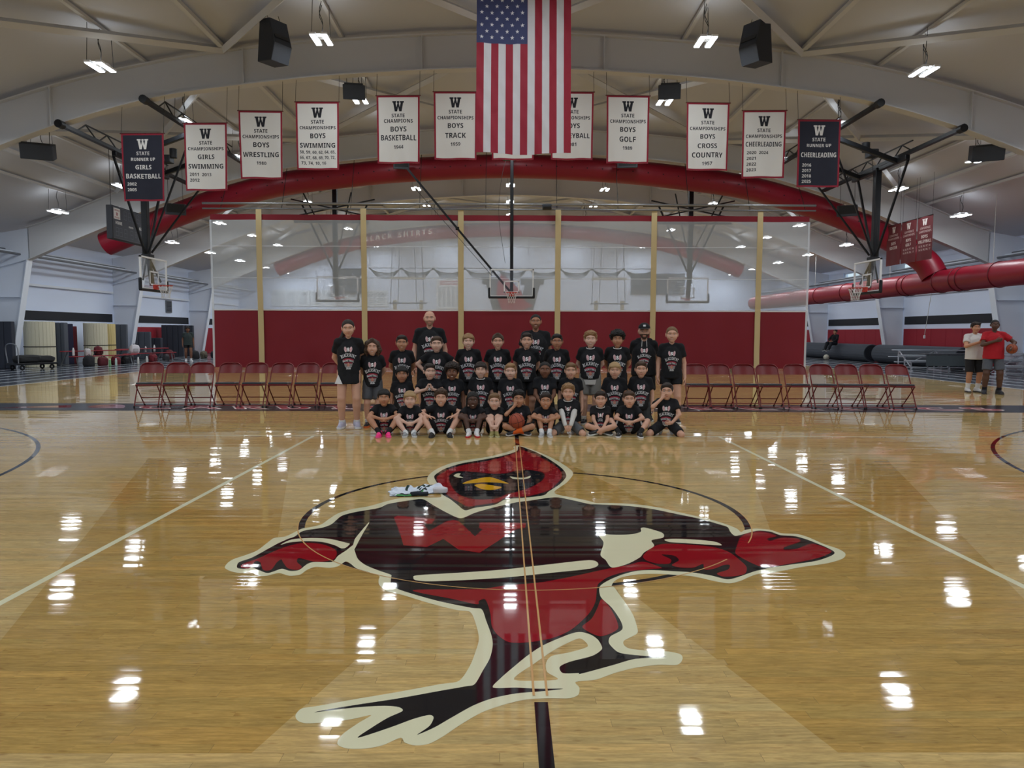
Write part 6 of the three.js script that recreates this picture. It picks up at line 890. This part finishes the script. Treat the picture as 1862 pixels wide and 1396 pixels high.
add(-1.31, -5.9, 1.47, { pose: 'stand', skin: SK.pale, hair: HC.brown, hairStyle: 'short', arms: 'hips', build: 1.12, face: 1.06, smile: 1 }, 'boy standing with both hands on his hips', G1);
add(-0.79, -6.0, 1.52, { pose: 'stand', skin: SK.pale, hair: HC.sandy, hairStyle: 'fringe', arms: 'behind', smile: 2 }, 'smiling fair boy with sandy fringe, standing just right of the second curtain strap', G1);
add(-0.3, -6.0, 1.52, { pose: 'stand', skin: SK.fair, hair: HC.brown, hairStyle: 'part', arms: 'behind', smile: 1 }, 'boy with middle parted brown hair, standing beneath the left end of the middle backboard', G1);
add(0.18, -5.9, 1.54, { pose: 'stand', skin: SK.fair, hair: HC.dark, hairStyle: 'short', arms: 'behind', smile: 2 }, 'smiling dark haired boy standing in front of the tall smiling man', G1);
add(0.36, -6.75, 1.9, { pose: 'stand', adult: 1, skin: SK.olive, hair: HC.black, hairStyle: 'buzz', beard: 0.35, arms: 'side', build: 1.12, smile: 2 }, 'tall broad man with cropped dark hair, standing behind the middle of the group', G1);
add(0.69, -6.05, 1.52, { pose: 'stand', skin: SK.olive, hair: HC.black, hairStyle: 'short', arms: 'behind' }, 'serious dark haired boy standing to the right of the tall smiling man', G1);
add(1.236, -5.9, 1.57, { pose: 'stand', skin: SK.pale, hair: HC.sandy, hairStyle: 'curly', arms: 'behind', shorts: [130, 128, 124], waist: [206, 204, 200], collar: 1, hem: -0.03, smile: 2, face: 1.04, build: 1.08 }, 'boy with curly sandy hair and a pale grey waistband under his shirt', G1);
add(1.713, -6.1, 1.62, { pose: 'stand', skin: SK.tan, hair: HC.black, hairStyle: 'bigcurl', arms: 'behind', collar: 1, h: 1.56, smile: 1 }, 'boy with a big mop of black curls, standing left of the man in the cap', G1);
add(2.22, -6.4, 1.71, { pose: 'stand', adult: 1, skin: SK.fair, hair: HC.dark, beard: 0.9, cap: 1, hoodie: 1, longSleeve: 0, arms: 'behind', build: 1.1, smile: 1 }, 'bearded man in a black cap and hooded top', G1);
add(2.63, -6.1, 1.65, { pose: 'stand', adult: 1, female: 1, skin: SK.fair, hair: HC.light, hairStyle: 'bun', arms: 'side', shortLen: 0.5, smile: 2, build: 1.04 }, 'smiling woman with tied back fair hair, standing at the right end', G1);
// middle row
const mid_ = [[-1.806, -5.35, 0.98, { skin: SK.olive, hair: HC.black, hairStyle: 'fringe', arms: 'side' }, 'kneeling boy with a black fringe, leftmost of the middle row'],
  [-1.376, -5.4, 1.03, { skin: SK.pale, hair: HC.dark, hairStyle: 'short', arms: 'pray', look: 0.25 }, 'kneeling boy holding his hands together before his chest'],
  [-1.018, -5.4, 1.06, { skin: SK.brown, hair: HC.dark, hairStyle: 'bigcurl', arms: 'side', h: 1.33, smile: 2 }, 'kneeling boy with big dark curls, below the boy with hands on hips'],
  [-0.564, -5.4, 1.06, { skin: SK.pale, hair: HC.dark, hairStyle: 'fringe', arms: 'side', collar: 1, smile: 2 }, 'kneeling boy with a straight dark fringe and white undershirt collar'],
  [-0.093, -5.35, 1.04, { skin: SK.pale, hair: HC.sandy, hairStyle: 'short', arms: 'side' }, 'kneeling boy with cropped sandy hair, behind the boy with the ball'],
  [0.458, -5.4, 1.07, { skin: SK.brown, hair: HC.black, hairStyle: 'buzz', arms: 'front', smile: 1 }, 'kneeling boy with brown skin, hands on the boy in front'],
  [0.869, -5.4, 1.05, { skin: SK.fair, hair: HC.light, hairStyle: 'short', arms: 'side', smile: 1 }, 'kneeling boy with short reddish fair hair, behind the long white sleeves'],
  [1.569, -5.4, 1.06, { skin: SK.fair, hair: HC.blond, hairStyle: 'fringe', arms: 'side' }, 'kneeling boy with a blond fringe, below the black curls'],
  [1.989, -5.4, 1.08, { skin: SK.fair, hair: HC.brown, hairStyle: 'short', arms: 'side', shorts: [62, 64, 66] }, 'kneeling boy with dark grey shorts, rightmost of the middle row']];
for (const [x, z, top, o, label] of mid_) add(x, z, top, { pose: 'kneel', ...o }, label, G2);
// front row
add(-1.99, -4.75, 0.66, { pose: 'sit', skin: SK.tan, hair: HC.black, hairStyle: 'fringe', arms: 'hug', knees: 0.1, smile: 1, shoe: [255, 60, 140], sole: [255, 90, 160], laces: [255, 130, 180], sock: [24, 24, 26], sockH: 0.07, hugY: 0.2, hugZ: 0.2, lean: 8, h: 1.22, reach: 0.3, headX: 0 }, 'sitting boy with bright pink shoes', G3);
add(-1.6, -4.75, 0.61, { pose: 'sit', skin: SK.pale, hair: HC.blond, hairStyle: 'fringe', arms: 'hug', knees: 0.1, shoe: [150, 154, 158], sole: [225, 225, 225], sockH: 0.03, lean: 12, h: 1.17, hugY: 0.16, hugZ: 0.24 }, 'sitting blond boy in grey and white trainers', G3);
add(-1.135, -4.75, 0.65, { pose: 'sit', skin: SK.fair, hair: HC.brown, hairStyle: 'curly', arms: 'kneeTop', knees: 0.12, feetApart: 0.05, shoe: [26, 26, 28], sole: [44, 44, 46], lean: 8, h: 1.22, smile: 2 }, 'sitting boy with curly brown hair, forearms on his knees', G3);
add(-0.656, -4.75, 0.59, { pose: 'sit', skin: SK.dark, hair: HC.black, hairStyle: 'braids', arms: 'hug', knees: 0.03, shoe: [228, 226, 226], sole: [196, 30, 40], sock: [224, 224, 226], lean: 12, h: 1.15, smile: 2, hugY: 0.2, hugZ: 0.22 }, 'sitting child with dark skin and white shoes on red soles', G3);
add(-0.334, -4.75, 0.56, { pose: 'sit', skin: SK.pale, hair: HC.light, hairStyle: 'short', arms: 'hug', knees: 0.0, feetApart: -0.02, shoe: [150, 140, 84], sole: [196, 190, 150], noSock: 1, lean: 14, h: 1.12, hugY: 0.13, hugZ: 0.3, smile: 1 }, 'sitting boy hugging his bare shins, knees pressed together', G3);
const ballBoy = add(0.03, -4.7, 0.63, { pose: 'cross', skin: SK.tan, hair: HC.black, hairStyle: 'curly', arms: ['face', 'lap'], shoe: [40, 40, 44], sole: [226, 226, 226], sock: [236, 104, 34], sockH: 0.11, h: 1.18, smile: 1, plainX: 1 }, 'cross-legged boy with a ball in his lap and a hand on his cheek', G3);
add(0.435, -4.75, 0.59, { pose: 'sit', skin: SK.tan, hair: HC.dark, hairStyle: 'short', arms: 'hug', knees: 0.02, shoe: [176, 178, 182], sole: [228, 228, 228], sock: [228, 228, 228], lean: 14, h: 1.14, smile: 2, hugY: 0.21, hugZ: 0.24 }, 'sitting boy resting crossed forearms on his knees, right of the ball', G3);
add(0.773, -4.75, 0.73, { pose: 'heels', skin: SK.fair, hair: HC.sandy, hairStyle: 'curly', arms: 'down', undersleeve: 1, collar: 1, shorts: [92, 94, 98], shoe: [60, 62, 66], h: 1.22, smile: 1 }, 'boy with long white sleeves under his shirt, sitting on his heels', G3);
add(1.262, -4.75, 0.62, { pose: 'cross', skin: SK.fair, hair: HC.dark, hairStyle: 'short', arms: 'down', collar: 1, shoe: [26, 26, 30], sole: [228, 228, 228], noSock: 1, h: 1.16, smile: 1 }, 'cross-legged boy in black and white shoes, hands clasped low', G3);
add(1.692, -4.75, 0.63, { pose: 'sit', skin: SK.fair, hair: HC.brown, hairStyle: 'short', arms: 'hug', knees: 0.16, feetApart: 0.075, trim: 1, shoe: [32, 32, 36], sole: [232, 232, 232], sock: [24, 24, 26], sockH: 0.08, lean: 10, h: 1.19, hugY: 0.17, hugZ: 0.2, smile: 1 }, 'sitting boy with white trimmed black shorts and long black socks', G3);
add(2.25, -4.7, 0.77, { pose: 'heels', skin: SK.fair, hair: HC.dark, hairStyle: 'short', arms: ['face', 'lap'], shoe: [120, 160, 190], sole: [206, 214, 220], h: 1.27, dturn: -0.1 }, 'boy on his heels with a fist at his nose, at the right front', G3);
// background people
person({ x: -16.3, z: -30.4, h: 1.8, turn: 0.5, adult: 1, pose: 'stand', step: 0.05, skin: SK.brown, hair: HC.black, hairStyle: 'curly', arms: 'side', shirt: [46, 56, 56], plain: 1, shorts: [28, 28, 30], shortLen: 0.55, shoe: [222, 222, 226], nod: 0.25 }, 'person in a dark tee walking past the upright mats at the far left');
person({ x: 12.15, z: -12.05, h: 1.93, turn: -0.42, adult: 1, pose: 'stand', feet: 0.02, skin: SK.dark, hair: HC.black, hairStyle: 'buzz', arms: ['chest', 'ballArm'], shirt: [168, 20, 34], plain: 1, shorts: [84, 88, 98], build: 1.06, shoe: [40, 40, 46], sole: [52, 52, 58], sock: [24, 24, 28] }, 'young man in a red tee and grey shorts holding a ball on his hip');
person({ x: 12.02, z: -12.6, h: 1.86, turn: -0.2, adult: 1, pose: 'stand', skin: SK.tan, hair: HC.dark, hairStyle: 'curly', arms: ['chest', 'side'], shirt: [206, 202, 200], plain: 1, shorts: [26, 26, 30], shortLen: 0.98, shoe: [206, 206, 208], sole: [60, 60, 62], sockH: 0.09 }, 'curly haired youth in a white shirt and black shorts beside the red tee');
person({ x: 18.75, y: 0.95, z: -35.3, h: 1.72, turn: -1.1, adult: 1, pose: 'bench', lean: -8, skin: SK.tan, hair: HC.black, hairStyle: 'short', arms: 'lap', shirt: [24, 25, 32], longSleeve: 1, plain: 1, trousers: 1, shorts: [26, 28, 36], shoe: [30, 30, 34] }, 'person in black sitting on the far rolled mat at the right wall');

renderer.render(scene, camera);
